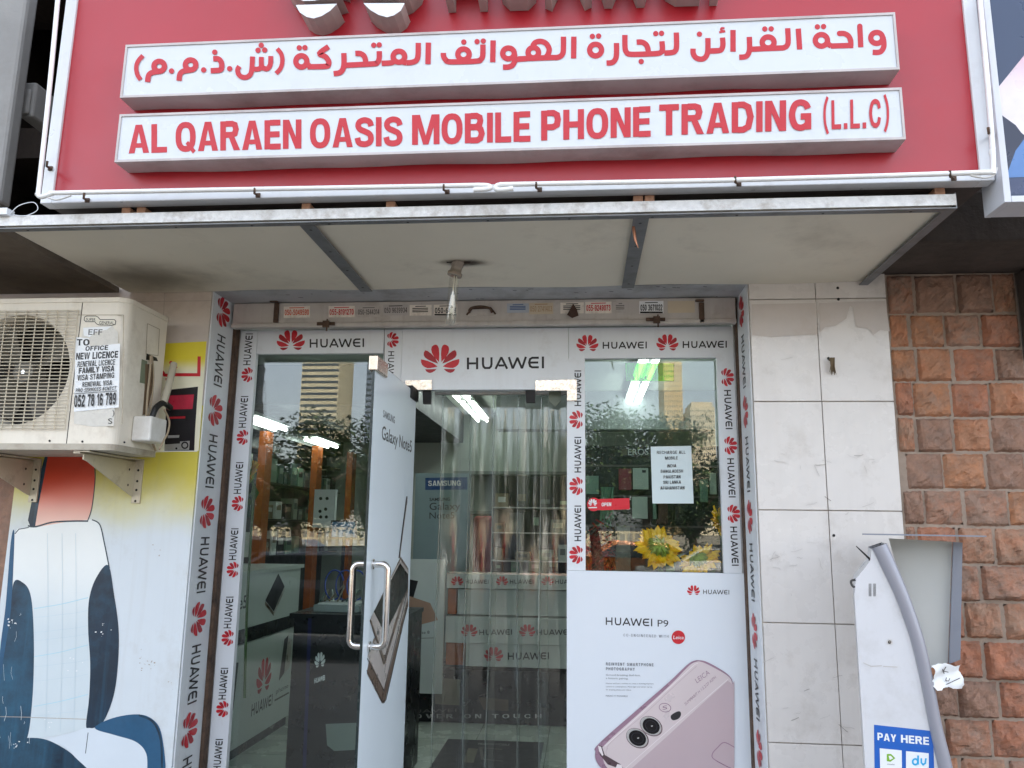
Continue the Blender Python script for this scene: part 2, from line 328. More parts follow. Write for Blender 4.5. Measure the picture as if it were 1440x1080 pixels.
m_wood = mk('raw_wood', (176, 134, 108), .8, var=.2, vs=30)
m_paper = mk('paper', (226, 228, 228), .7, var=.03, vs=20)
m_screw = m_dark

# ------------------------------------------------------------------ the setting
def sheet(name, x0, x1, y0, y1, z, mat):
    return struct(MB(mat).quad((x0, y0, z), (x1, y0, z), (x1, y1, z), (x0, y1, z)).build(name))
m_pave = mk('paving', (118, 113, 106), .85, var=.15, vs=2, dirt=(120, 112, 100), da=.4, ds=1.5, bump=.2)
m_asph = mk('asphalt', (78, 76, 74), .9, var=.2, vs=3, bump=.3, bs=200)
m_sand = mk('dry_ground', (128, 118, 100), .95, var=.15, vs=.2)
sheet('ground', -900, 900, -900, 300, -.32, m_sand)
struct(MB(m_pave).box(-60, 60, -5.2, 12, -.6, -.1).build('pavement', bevel=.01))
sheet('road', -300, 300, -27, -5.2, -.28, m_asph)
struct(MB(m_pave).box(-300, 300, -31, -27, -.6, -.14).build('far_pavement'))
mk_line = mk('road_paint', (225, 222, 215), .7, var=.1)
lm = MB(mk_line)
for i in range(-20, 20): lm.quad((i*6, -16.1, -.274), (i*6+3, -16.1, -.274), (i*6+3, -15.95, -.274), (i*6, -15.95, -.274))
struct(lm.build('lane_marking'))

# ------------------------------------------------------------------ the building
XL, XR, YF = -1.757, .75, .30          # door recess between the two pilasters; shopfront plane
ZS = 2.55                               # soffit height
XT = W(1250, 500, 0)[0]+.005            # right edge of the tiled pilaster
XB = W(1428, 400, 0)[0]                 # right edge of the stone pier
HB = 9.5                                # roof height
bld = thing('shop_building', 'grimy multi storey building holding the phone shop behind the red sign', 'building')
m_shaded = mk('shaded_concrete', (52, 43, 37), .95, var=.3, vs=4, dirt=(24, 20, 18), da=.6, ds=2.5, bump=.4, bs=40)  # concrete with the deep recess's shade put into its colour
mb = MB(m_conc)
mb.box(-2.5, XB+.05, .0, .3, 2.60, 3.6); mb.box(-2.5, XB+.05, .0, .3, 3.6, HB)
mb.box(XB+.05, 40, .45, .6, -.1, HB); mb.box(-40, -3.3, .0, .3, -.1, HB); mb.box(-3.3, -2.5, 1.1, 1.3, 2.3, HB, m_shaded); mb.box(-3.3, -2.5, .0, .3, 4.2, HB, m_shaded); mb.box(-3.3, -2.5, .3, 1.1, 3.42, 3.6, m_shaded)
mb.box(-3.45, -2.53, 0.02, 1.1, 2.3, 2.50, m_shaded); mb.box(-2.5, -2.3, .3, 1.2, 2.6, HB, m_shaded); mb.box(-3.5, -3.3, .3, 1.2, 2.3, HB, m_shaded)
mb.box(XB-.08, XB+.05, .05, .45, -.1, 2.6)
mb.box(-40, 40, 12, 12.3, -.1, HB); mb.box(-40, 40, .6, 12, HB-.3, HB); mb.box(-40.3, -40, 0, 12.3, -.1, HB); mb.box(40, 40.3, .45, 12.3, -.1, HB)
mb.build('concrete_wall', bld)
MB(mk('brown_board', (98, 74, 58), .8, var=.25, vs=10, dirt=(40, 32, 28), da=.6)).box(-3.29, -2.52, 1.02, 1.08, 2.5, 3.05).build('brown_board', bld)
mb = MB(m_conc)                          # lintel band behind the canopy, above the stone
mb.box(1.27, XB+.3, -.40, -.002, 2.585, 2.80); mb.box(XB, XB+.04, -.1, .0, 2.2, 2.58)
mb.build('lintel', bld, bevel=.01)
mb = MB(m_concl); cx_ = W(38, 0, -.62)[0]; mb.box(cx_-1, cx_, -.62, -.55, 2.75, HB)
mb.build('concrete_column', bld, bevel=.015)
# tiled pilaster: slabs over grout
m_grout = mk('grout', (168, 158, 148), .9, var=.2, vs=30)
m_tile = mk('glazed_tile', (211, 206, 201), .28, var=.05, vs=3, dirt=(150, 138, 124), da=.30, ds=4, spec=.5, streak=.08)
m_tile2 = mk('grimy_tile', (196, 184, 174), .5, var=.08, vs=3, dirt=(140, 122, 104), da=.45, ds=3)
mb = MB(m_grout); mb.box(XR, XT-.002, .0, .3, -.1, 2.60)
zr = [-.1]+[W(1160, y, 0)[2] for y in (1215, 1046, 877, 718, 565, 421)]+[2.595]
xv = W(1160, 650, 0)[0]; g = .0022
for z0, z1 in zip(zr[:-1], zr[1:]):
    for x0, x1 in ((XR, xv), (xv, XT)):
        d = random.uniform(0, .0025)
        mb.box(x0+g*.5, x1-g, -.009-d, .001, z0+g, z1-g, m_tile)
# the upper, unwashed area
wz = lambda px, py: (px, py)
mm = PY(-.0118)
m_grime = mk('dried_grime', (194, 186, 180), .6, var=.08, vs=8, dirt=(168, 152, 138), da=.45, ds=4)
tl = [(1057, 428), (1148, 426), (1149.5, 470), (1110, 472), (1085, 474), (1058, 471)]
mb.poly(tl, mm, m_grime)
mb.poly([(1152, 426), (1245, 423), (1251, 466), (1238, 464), (1228, 471), (1222, 462), (1205, 460), (1199, 432), (1195, 430), (1190, 448), (1175, 458), (1160, 460), (1153, 468)], mm, m_grime)
for x, y in ((1178, 405), (1179, 421), (1165, 504), (1172.5, 753)): mb.disc((x, y), 2.1, 2.1, mm, m_dark, 10)
# scratches and scuffs on the tiles
rs = random.Random(3); sc = mb; sc1 = mk('scuff', (186, 181, 176), .7); sc2 = mk('dark_scuff', (126, 120, 114), .8)
for i in range(44):
    x = rs.uniform(1070, 1240); y = rs.choice([rs.uniform(480, 1060), rs.gauss(650, 8), rs.gauss(785, 5), rs.gauss(1010, 8)])
    if x > 1195 and y > 745: continue
    a = rs.uniform(-.4, .4) if rs.random() < .6 else rs.uniform(-1.6, 1.6); l = rs.uniform(3, 18)
    pts = [(x+l*t*math.cos(a)+rs.uniform(-1, 1), y+l*t*math.sin(a)+rs.uniform(-1, 1)) for t in (0, .3, .7, 1)]
    sc.stroke(pts, rs.uniform(.3, .9), PY(-.0118), sc2 if rs.random() < .25 else sc1)
mb.build('tiled_pilaster', bld, bevel=.0015)['label'] = 'white tiled pilaster with dark grout lines'
# rough stone pier
mb = MB(mk('mortar', (150, 134, 120), .95, var=.2, vs=20, bump=.3))
mb.box(XT, XB, .0, .3, -.1, 2.585)
ST = [mk('rock_face_%d' % i, c, .85, var=.28, vs=16, dirt=dd, da=.65, ds=15, bump=.9, bs=42) for i, (c, dd) in enumerate([((156, 114, 88), (176, 116, 82)), ((142, 110, 92), (122, 102, 90)), ((166, 116, 84), (138, 114, 98)), ((140, 114, 98), (166, 112, 84)), ((160, 106, 80), (132, 106, 92)), ((150, 120, 100), (170, 114, 84))])]
rows = [2.585]+[W(1330, y, 0)[2] for y in (441.5, 489.5, 537.5, 587, 637, 688.5, 740, 794, 846, 899, 955, 1009, 1064)]
while rows[-1] > -.1: rows.append(rows[-1]-.166)
rs = random.Random(11)
def rock(mb, x0, x1, z0, z1, mat):
    nx, nz = 14, 14; gg = [rs.uniform(.002, .009) for _ in range(4)]; x0 += gg[0]; x1 -= gg[1]; z0 += gg[2]; z1 -= gg[3]; vs = []; qx, qz = rs.uniform(.3, .7), rs.uniform(.2, .6)
    cx = [rs.uniform(-.5, .5) for _ in range(4)]
    ph = [rs.uniform(0, 6.28) for _ in range(6)]; tx, tz = rs.uniform(-.012, .012), rs.uniform(-.02, .008)
    hi = rs.uniform(.006, .022)
    for j in range(nz+1):
        for i in range(nx+1):
            a, b = i/nx, j/nz; e = min(a, 1-a, b, 1-b)
            h = hi*min(1, (e/.10))**.5 if e > 0 else 0
            k = math.sin(a*5+ph[0])*math.sin(b*4+ph[1])+.6*math.sin(a*11+b*7+ph[2])+.4*math.sin(b*17-a*9+ph[3])
            k = math.copysign(abs(k)**.7, k)
            h += min(1, e/.12)*(.0045*k+tx*(a-.5)+tz*(b-.5)+rs.uniform(-.0022, .0022))
            h += min(1, e/.15)*.012*max(0, 1-((a-qx)**2*7+(b-qz)**2*9))*(1 if math.sin(a*13+ph[4])+math.sin(b*11+ph[5]) > -.6 else .2)
            jx, jz = (rs.uniform(-.0025, .0025), rs.uniform(-.0025, .0025))
            vs.append((x0+(x1-x0)*a+jx, -max(h, .0)-.002*(e > 0), z0+(z1-z0)*b+jz))
    fs = [(j*(nx+1)+i, j*(nx+1)+i+1, (j+1)*(nx+1)+i+1, (j+1)*(nx+1)+i) for j in range(nz) for i in range(nx)]
    mb.add(vs, fs, mat, False)
for r, (z1, z0) in enumerate(zip(rows[:-1], rows[1:])):
    if z0 < -.12: break
    x = XT-rs.uniform(0, .1)-(.08 if r % 2 else 0)
    while x < XB+.4:
        wd = rs.uniform(.145, .185); a, b = max(x, XT+.004), x+wd
        if z1 > 1.7: b = min(b, XB); 
        if b-a > .03: rock(mb, a, b, z0, z1, rs.choice(ST))
        x += wd
        if z1 > 1.7 and x > XB-.03: break
mb.box(XB, XB+.45, .001, .3, -.1, 1.7)
mb.build('stone_pier', bld)['label'] = 'rough reddish brown stone pier beside the white tiles'

# wall with the painted car seat
m_mur = mk('mural_ground', (204, 211, 215), .5, var=.03, vs=3, grad=((206, 192, 74), 1.52, 1.86, .3), streak=.16, dirt=(164, 158, 146), da=.28)
m_or = mk('mural_orange', (236, 206, 190), .5, var=.05, vs=5, grad=((206, 66, 36), 1.40, 1.70, .05))
m_navy = mk('mural_navy', (20, 42, 60), .4, var=.4, vs=5, dirt=(44, 100, 128), da=.5, ds=2.2, streak=.45)
m_pale = mk('mural_pale', (200, 210, 213), .5, var=.04, vs=3, grad=((228, 230, 226), 1.0, 1.35))
m_blue = mk('mural_blue', (34, 84, 118), .4, var=.3, vs=4, dirt=(18, 44, 66), da=.5, ds=4)
m_line = mk('mural_outline', (46, 58, 66), .5)
mb = MB(m_tile2)
XW = W(6, 800, 0)[0]
mb.box(-3.3, XL, .0, .28, 2.0, 2.60); mb.box(XW, XL, .0, .28, -.1, 2.0, m_mur)
mb.box(-3.3, XW, .0, .28, -.1, 2.0, ST[1])
for y in (425,): mb.stroke([tuple(W(120, y, 0))[0::2], tuple(W(297, y-2, 0))[0::2]], .003, FR((0, 0, 0), (1, 0, 0), (0, 0, 1), (0, -1, 0)), m_grout)
mb.stroke([(232, 408), (228, 482)], 1, PY(0), m_grout)
wall = mb.build('left_wall', bld); 
mu = MB(m_mur)
Z = lambda pts: [(x/2.456, 640+y/2.456) for x, y in pts]
Z2 = lambda pts: [(x/3.176, 380+y/3.176) for x, y in pts]
mp = PY(0.0)
mu.poly([(212, 484), (290.5, 480), (279.5, 634), (196, 637)], mp, mk('mural_yellow', (232, 228, 200), .5, grad=((222, 204, 52), 2.16, 2.24, .03)))
mu.stroke(Z2([(890, 385), (888, 467), (775, 467), (768, 440), (790, 428)]), 4.6, mp, m_red)
mu.stroke(Z2([(725, 452), (735, 468), (752, 470)]), 4.4, mp, m_red); mu.stroke(Z2([(740, 490), (762, 484), (770, 462)]), 4, mp, m_red); mu.disc((240.5, 510), 2.6, 2.6, mp, m_red, 8)
m_st = mk('stereo_black', (24, 22, 26), .35, var=.2, vs=12)
mu.poly(Z2([(745, 535), (885, 520), (872, 712), (868, 808), (735, 806)]), mp, m_st)
mu.poly(Z2([(755, 560), (867, 555), (860, 620), (745, 622)]), mp, mk('stereo_red', (178, 38, 62), .35, var=.3, vs=20))
mu.poly(Z2([(755, 655), (828, 652), (828, 662), (755, 664)]), mp, m_red2)
mu.poly(Z2([(750, 738), (802, 736), (800, 748), (750, 750)]), mp, m_alu); mu.poly(Z2([(738, 770), (848, 762), (845, 802), (736, 804)]), mp, m_alu)
mu.poly(Z2([(738, 764), (805, 760), (804, 774), (738, 778)]), mp, m_st); mu.ring(Z2([(826, 782)])[0], 4.2, 4.2, 2, mp, m_st); mu.disc(Z2([(788, 796)])[0], 1.6, 1.6, mp, m_st, 8)
mu.stroke(Z2([(730, 808), (880, 808)]), 1.2, mp, m_paper)
mu.poly(Z([(160, -40), (290, -40), (325, 20), (328, 100), (318, 180), (302, 226), (235, 230), (120, 250), (128, 180), (150, 60)]), mp, m_or)
mu.poly(Z([(168, -40), (140, 60), (112, 150), (97, 225), (106, 248), (122, 246), (134, 170), (152, 80), (172, -30)]), mp, m_navy)
mu.poly(Z([(52, 268), (62, 254), (120, 250), (240, 229), (318, 222), (342, 236), (352, 262), (376, 382), (400, 520), (410, 640), (400, 800), (362, 918), (300, 942), (200, 968), (95, 982), (40, 900), (40, 560)]), mp, m_pale)
mu.stroke(Z([(97, 244), (125, 247), (180, 232), (250, 228), (305, 228)]), 2.2, mp, m_line, smooth=4); mu.stroke(Z([(325, 0), (329, 80), (318, 180), (303, 228)]), 1.3, mp, m_line, smooth=5)
mu.stroke(Z([(52, 272), (66, 256), (100, 250)]), 1.2, mp, m_line); mu.stroke(Z([(318, 223), (345, 240), (360, 300), (378, 390)]), 1.6, mp, m_line, smooth=5)
mu.poly(Z(catmull([(50, 268), (38, 300), (20, 520), (0, 680), (-15, 900), (20, 920), (44, 440)], 5, True)), mp, m_blue)
mu.poly(Z(catmull([(48, 440), (82, 442), (105, 478), (115, 560), (118, 700), (112, 850), (95, 975), (60, 992), (10, 985), (-5, 930), (5, 760), (35, 560)], 6, True)), mp, m_navy)
mu.poly(Z(catmull([(374, 380), (394, 480), (410, 600), (408, 720), (393, 830), (358, 920), (322, 942), (298, 938), (308, 840), (312, 720), (305, 600), (308, 500), (332, 425)], 6, True)), mp, m_navy)
for y0, y1, y2 in ((530, 515, 492), (696, 680, 655), (868, 850, 826)): mu.stroke(Z([(118, y0), (210, y1), (305, y2)]), 1.1, mp, mk('mural_seam', (172, 206, 216), .5), smooth=4)
mu.poly(Z(catmull([(165, 985), (250, 958), (310, 942), (390, 962), (470, 990), (508, 1035), (515, 1110), (290, 1110), (262, 1046), (215, 1005)], 6, True)), mp, mk('mural_cushion', (206, 214, 220), .5, var=.03))
mu.poly(Z(catmull([(-10, 985), (60, 978), (140, 978), (200, 1000), (262, 1045), (292, 1110), (-10, 1110)], 6, True)), mp, m_navy)
mu.poly(Z(catmull([(328, 942), (390, 908), (478, 895), (532, 916), (560, 970), (570, 1110), (515, 1110), (506, 1032), (470, 990), (395, 966)], 6, True)), mp, m_blue)
mu.stroke(Z([(480, 898), (530, 922), (556, 985), (560, 1080)]), 3, mp, m_navy, smooth=5)
for a in ([(0, 903), (110, 905)], [(110, 906), (300, 912)]): mu.stroke(Z(a), .9, mp, m_grout)
mu.stroke(Z([(305, 958), (296, 1030)]), 1, mp, m_line)
rs = random.Random(5)
for i in range(14):     # scratches through the paint
    x, y = rs.uniform(10, 110), rs.uniform(480, 1000); l = rs.uniform(8, 60); mu.stroke(Z([(x, y), (x+rs.uniform(-3, 3), y+l*.5), (x+rs.uniform(-6, 4), y+l)]), rs.uniform(.25, .5), mp, m_pale)
for y in (560, 612, 640, 730, 780, 900): mu.stroke(Z([(120, y), (160, y-3), (215, y-10), (262, y-15), (304, y-24)]), .5, mp, mk('mural_stitch', (188, 204, 210), .5), smooth=3)
for x in (165, 215, 262): mu.stroke(Z([(x, 270), (x+2, 500), (x, 700), (x-6, 955)]), .5, mp, mk('mural_stitch', (188, 204, 210), .5), smooth=3)
for cx, cy, n in ((505, 715, 16), (180, 905, 6), (250, 720, 5), (545, 325, 4), (595, 778, 4), (60, 1000, 8), (40, 580, 10), (360, 600, 8)):
    for i in range(n):
        x, y = rs.gauss(cx, 14), rs.gauss(cy, 14); q = rs.uniform(1.5, 6)
        mu.poly(Z([(x, y), (x+q, y+rs.uniform(-3, 3)), (x+q*.7, y+q*.8), (x-q*.3, y+q*.6)]), mp, m_grout if x > 400 else m_paper)
mu.build('seat_mural', bld)['label'] = 'painted car seat mural with orange headrest and navy sides'

# reveal strips with repeated emblem, set in the recess sides
def reveal(name, X, s, ys, lab):
    mb = MB(m_white); y0, y1 = (.012, .245)
    mb.box(X, X+s*.006, y0, y1, -.1, 2.565); zs = [WX(p[0], p[1], X)[2] for p in ys]
    step = (zs[0]-zs[-1])/(len(zs)-1)
    zs += [zs[-1]-step*(i+1) for i in range(3)]
    if zs[0]+step < 2.5: zs.insert(0, zs[0]+step)
    Mp = FR((X+s*.0068, 0, 0), (0, 1, 0), (0, 0, 1), (s, 0, 0))
    for z in zs:
        c0, up = (.055, .19) if s > 0 else (.185, -.14)
        emblem(mb, (c0, z), (0, -.15), (up, 0), Mp, [m_red, m_red2], o=.0003)
        if z-.40 > -.05: wordmark(mb, (c0+up*.14, z-.115), (c0+up*.14, z-step+.115), (up*.45, 0), Mp, m_black, .18, o=.0003)
    mb.build(name, bld)['label'] = lab
reveal('logo_strip', XL, 1, [(313, 440), (302, 578), (289, 720), (277, 870), (264, 1026)], 'white strip of red emblems lining the left side of the recess')
reveal('logo_strip', XR, -1, [(1043, 440), (1049, 580), (1055, 727), (1062, 887), (1070, 1053)], 'white strip of red emblems lining the right side of the recess')
mb = MB(m_rust)
mb.box(XL, XL+.022, .247, .297, -.1, 2.56); mb.build('shutter_guide', bld, bevel=.004)
MB(m_rust).box(XR-.012, XR, .247, .297, -.1, 2.56).build('shutter_guide', bld, bevel=.004)
mb = MB(mk('recess_ceiling', (176, 178, 180), .6, var=.1, vs=4, dirt=(110, 104, 98), da=.45, ds=5)); mb.box(XL, XR, .004, .21, 2.552, 2.6)
rs = random.Random(9); m_chip = mk('chipped_spot', (48, 42, 38), .9)
for i in range(26):
    x, y = rs.uniform(XL+.1, XR-.1), rs.uniform(.02, .19); l = rs.uniform(.008, .03)
    mb.add([(x, y, 2.5515), (x+l, y+.004, 2.5515), (x+l*.8, y+.010, 2.5515), (x+l*.2, y+.007, 2.5515)], [(0, 1, 2, 3)], m_chip)
mb.build('recess_ceiling', bld)

# ------------------------------------------------------------------ canopy
cn = thing('canopy', 'cream boarded canopy with galvanised edge over the shop door', 'canopy', (0, -.4, ZS))
CX0, CX1, CY = -2.17, 1.262, -.865
m_soff = mk('soffit_board', (224, 217, 199), .7, var=.06, vs=2, dirt=(140, 130, 112), da=.22, ds=1.6)
mb = MB(m_soff); nx, ny = 24, 8; vs = []
for j in range(ny+1):
    for i in range(nx+1):
        a, b = i/nx, j/ny; sag = -.010*math.sin(math.pi*a*3)**2*math.sin(math.pi*b)-.004*math.sin(a*23)*b
        vs.append((lerp(CX0+.003, CX1-.003, a), lerp(CY+.004, -.004, b), ZS+sag))
mb.add(vs, [(j*(nx+1)+i, j*(nx+1)+i+1, (j+1)*(nx+1)+i+1, (j+1)*(nx+1)+i) for j in range(ny) for i in range(nx)], None, True)
mb.box(CX0+.004, CX1-.004, CY+.005, -.004, ZS+.012, ZS+.024)
mb.build('soffit_board', cn)
# soot round the lamp
so_ = MB(mk('soot', (70, 58, 46), .9, var=.3, vs=20))
lampP = WZ(645, 366, ZS)
def soot(name, cx, cy, rx, ry, dens, seed, dark=(58, 46, 38)):
    m = bpy.data.materials.new(name); m.use_nodes = True; t = m.node_tree; N, L = t.nodes, t.links; b = N['Principled BSDF']
    b.inputs['Base Color'].default_value = lin(dark); b.inputs['Roughness'].default_value = .9; b.inputs['Specular IOR Level'].default_value = .1
    tc = N.new('ShaderNodeTexCoord'); ln = N.new('ShaderNodeVectorMath'); ln.operation = 'LENGTH'
    mpn = N.new('ShaderNodeMapping'); mpn.vector_type = 'POINT'; mpn.inputs['Scale'].default_value = (1/rx, 1/ry, 0); L.new(tc.outputs['Object'], mpn.inputs[0]); L.new(mpn.outputs[0], ln.inputs[0])
    n = N.new('ShaderNodeTexNoise'); n.inputs['Scale'].default_value = 9; n.inputs['Detail'].default_value = 6; L.new(tc.outputs['Object'], n.inputs[0])
    ma = N.new('ShaderNodeMath'); ma.operation = 'MULTIPLY_ADD'; L.new(n.outputs[0], ma.inputs[0]); ma.inputs[1].default_value = .7; L.new(ln.outputs['Value'], ma.inputs[2])
    r = N.new('ShaderNodeMapRange'); r.interpolation_type = 'SMOOTHERSTEP'; r.inputs[1].default_value = .25; r.inputs[2].default_value = 1.25; r.inputs[3].default_value = dens; r.inputs[4].default_value = 0; L.new(ma.outputs[0], r.inputs[0])
    L.new(r.outputs[0], b.inputs['Alpha'])
    q = MB(m); q.add([(cx+1.3*rx*math.cos(a), cy+1.3*ry*math.sin(a), ZS-.0125) for a in [2*math.pi*i/28 for i in range(28)]], [tuple(range(28))])
    return q.build('soot_stain', cn, origin=(cx, cy, ZS))
def place(o): o.location = Vector(ROOTLOC[o.name])-Vector(cn.location); return o
place(soot('soot_a', lampP[0]+.02, lampP[1]+.0, .17, .075, .9, 1))
place(soot('soot_b', -1.9, -.25, .52, .34, .42, 2, (76, 62, 48)))
mb = MB(m_galv); TZ = .034
mb.box(CX0-.03, CX1, CY-.004, CY, ZS-.006, ZS+TZ)            # front face of the angle
mb.build('front_angle', cn, bevel=.001)
m_grey = mk('grey_strip', (122, 124, 126), .5, .3, var=.1, vs=10, dirt=(90, 84, 76), da=.4, ds=8)
mb = MB(m_grey)
mb.box(CX0-.03, CX1-.001, CY-.003, CY+.030, ZS-.017, ZS-.013)   # its lower flange
mb.box(CX1-.035, CX1-.001, CY+.031, -.006, ZS-.016, ZS-.012)
mb.box(CX1-.001, CX1+.003, CY, -.006, ZS-.016, ZS+.04)
def batten(p, q, wd):
    a, b = WZ(*p, ZS), WZ(*q, ZS); xm = (a[0]+b[0])/2
    mb.box(xm-wd/2, xm+wd/2, CY+.031, -.02, ZS-.018, ZS-.0135)
    for k in (.08, .35, .62, .9): mb.add([(xm+.006*math.cos(t), lerp(CY, 0, k)+.006*math.sin(t), ZS-.0187) for t in [i*.785 for i in range(8)]], [tuple(range(8))], m_dark)
batten((443, 318), (512, 405), .055); batten((897, 303), (886, 400), .055)
for x in np.arange(CX0+.1, CX1, .29): mb.add([(x+.005*math.cos(t), CY+.018+.005*math.sin(t), ZS-.0178) for t in [i*.785 for i in range(8)]], [tuple(range(8))], m_dark)
mb.build('cover_strip', cn)
for px in (182, 203, 433, 551, 897, 913, 1320):
    p = W(px, 290, CY+.03); mb = MB(m_wood); mb.box(p[0]-.017, p[0]+.017, CY+.01, CY+.06, ZS+.036, ZS+.036+(.026 if px != 1320 else .03)); mb.build('packing_block', cn, bevel=.003)
# dangling cable end
mb = MB(mk('copper', (176, 122, 96), .4, .7, var=.2)); p = WZ(890, 312, ZS)
mb.tube([p, p+Vector((.003, -.0, -.03)), p+Vector((.008, .0, -.07)), p+Vector((.018, 0, -.10))], [.002, .006, .005, .0012], 8)
tag(mb.build('dangling_wire', origin=p), 'short coppery wire end dangling from the right batten under the canopy', 'wire')
# lower soffit of the next shop at the far left
tag(MB(mk('brown_soffit', (110, 98, 84), .85, var=.25, vs=3, dirt=(60, 48, 38), da=.6, ds=2)).box(-4.2, CX0-.04, -.84, -.63, 2.545, 2.57).box(-4.2, CX0-.04, -.63, -.02, 2.545, 2.57).build('neighbour_canopy'), 'stained brown canopy end of the next shop at the far left', 'canopy')
# cable with white connector
mb = MB(m_white); p = W(8, 300, -.87); mb.box(p[0]-.03, p[0]+.02, -.89, -.85, p[2]-.012, p[2]+.014)
mb.tube(catmull([p+Vector((.02, 0, 0)), p+Vector((.05, 0, .03)), p+Vector((.09, .02, .05)), p+Vector((.11, .02, .02)), p+Vector((.08, .0, -.012)), p+Vector((.03, 0, -.006))], 5), .0018, 6)
tag(mb.build('cable_connector', bevel=.003, origin=p), 'small white connector with a looped wire on the left end of the canopy', 'connector')

# lamp under the canopy
lt = thing('bulb_lamp', 'clear tubular bulb in a grimy holder hanging under the canopy', 'lamp', lampP)
d0, d1, d2 = lampP, W(639, 388, lampP[1]), W(633, 457, lampP[1]); d1 = Vector(d1); d2 = Vector(d2); ax = (d2-d1).normalized()
mb = MB(mk('old_plastic', (150, 140, 128), .5, var=.15, vs=20, dirt=(80, 66, 54), da=.5, ds=20))
mb.tube([d0, d0.lerp(d1, .4), d0.lerp(d1, .41), d0.lerp(d1, .8), d0.lerp(d1, .81), d1], [.026, .026, .023, .024, .031, .031], 18)
mb.tube([d0+Vector((-.05, 0, -.004)), d0+Vector((.05, 0, -.004))], .006, 6, m_dark)
mb.build('lamp_holder', lt)
mb = MB(glassy('bulb_glass', (.95, .95, .93), .12, haze=.07))
mb.tube([d1+ax*.002, d1.lerp(d2, .1), d1.lerp(d2, .9), d1.lerp(d2, .97), d2], [.019, .020, .021, .017, .005], 18)
mb.build('glass_tube', lt)
mb = MB(mk('burner', (222, 216, 200), .3, var=.1))
mb.tube([d1, d1.lerp(d2, .4)], .003, 6); mb.tube([d1.lerp(d2, .40), d1.lerp(d2, .62)], .008, 10); mb.tube([d1.lerp(d2, .66), d1.lerp(d2, .76)], .006, 8); mb.tube([d1+Vector((.009, 0, 0)), d1.lerp(d2, .8)+Vector((.009, 0, 0))], .0016, 6)
mb.build('burner', lt)

# ------------------------------------------------------------------ the big red sign
SY = -.90
sg = thing('shop_sign', 'large red shop sign with white Arabic and English name panels and silver flower emblem', 'sign', (-.3, SY, 2.65))
sp = PY(SY)
m_sred = mk('sign_red', (162, 12, 30), .36, var=.05, vs=2, dirt=(150, 40, 54), da=.3, ds=1.5, spec=.5, streak=.10)
for k_, v_ in (('Coat Weight', .55), ('Coat IOR', 1.36), ('Coat Roughness', .28)): m_sred.node_tree.nodes['Principled BSDF'].inputs[k_].default_value = v_
m_frame = mk('sign_frame_white', (208, 210, 212), .35, .1, var=.05, dirt=(160, 156, 150), da=.3, ds=6)
x0, x1 = W(58, 283, SY)[0], W(1398, 250, SY)[0]; zb = W(700, 271.5, SY)[2]; zt = zb+1.35
fw = .045
MB(m_sred).box(x0+fw, x1-fw, SY+.004, SY+.03, zb+.032, zt-fw).build('face_panel', sg)
mb = MB(m_frame)
mb.box(x0, x0+fw, SY-.006, SY+.05, zb, zt); mb.box(x1-fw, x1, SY-.006, SY+.05, zb, zt); mb.box(x0+fw, x1-fw, SY-.006, SY+.05, zb, zb+.032); mb.box(x0+fw, x1-fw, SY-.006, SY+.05, zt-fw, zt)
mb.build('sign_frame', sg, bevel=.003)
MB(mk('sign_box', (70, 62, 58), .7, var=.2)).box(x0+.01, x1-.01, SY+.051, -.03, zb+.004, zt-.01).build('sign_box', sg)
def name_panel(px4, th, draw, lab):
    """front face corners TL TR BR BL in the photo"""
    Yf = SY-th; P = [W(*p, Yf) for p in px4]; n = len(P)
    xa, xb = (P[0][0]+P[3][0])/2, (P[1][0]+P[2][0])/2; za, zb_ = (P[0][2]+P[1][2])/2, (P[2][2]+P[3][2])/2
    mb = MB(mk('acrylic_white', (202, 206, 210), .3, var=.02, vs=2, dirt=(170, 166, 160), da=.2, ds=3, streak=.06)); mb.box(xa+.008, xb-.008, Yf, Yf+.01, zb_+.008, za-.008)
    o = mb.build('name_panel', sg, bevel=0); o['label'] = lab
    mb = MB(mk('panel_side', (186, 178, 176), .5, .05, var=.12, vs=5, dirt=(120, 100, 92), da=.4))
    t = .004
    # returns slightly wavy like bent sheet
    k = 26
    for z, s in ((zb_, 1), (za, -1)):
        vs = []
        for i in range(k+1):
            x = lerp(xa, xb, i/k); wv = .0022*math.sin(i*1.3)+.0015*math.sin(i*.6+2)
            vs += [(x, Yf-.004, z), (x, SY+.003, z+wv*s), (x, SY+.003, z+s*.006+wv*s), (x, Yf-.004, z+s*.009)]
        fs = []
        for i in range(k):
            a, b = i*4, i*4+4
            fs += [(a, a+1, b+1, b), (a+1, a+2, b+2, b+1), (a+2, a+3, b+3, b+2), (a+3, a, b, b+3)]
        mb.add(vs, fs)
    mb.box(xa, xa+.0075, Yf-.004, SY+.003, zb_+.0091, za-.0091); mb.box(xb-.0075, xb, Yf-.004, SY+.003, zb_+.0091, za-.0091)
    mb.build('panel_rim', o)
    le = MB(mk('panel_red_letters', (184, 22, 36), .4, var=.03)); draw(le, PY(Yf)); le.build('lettering', o)
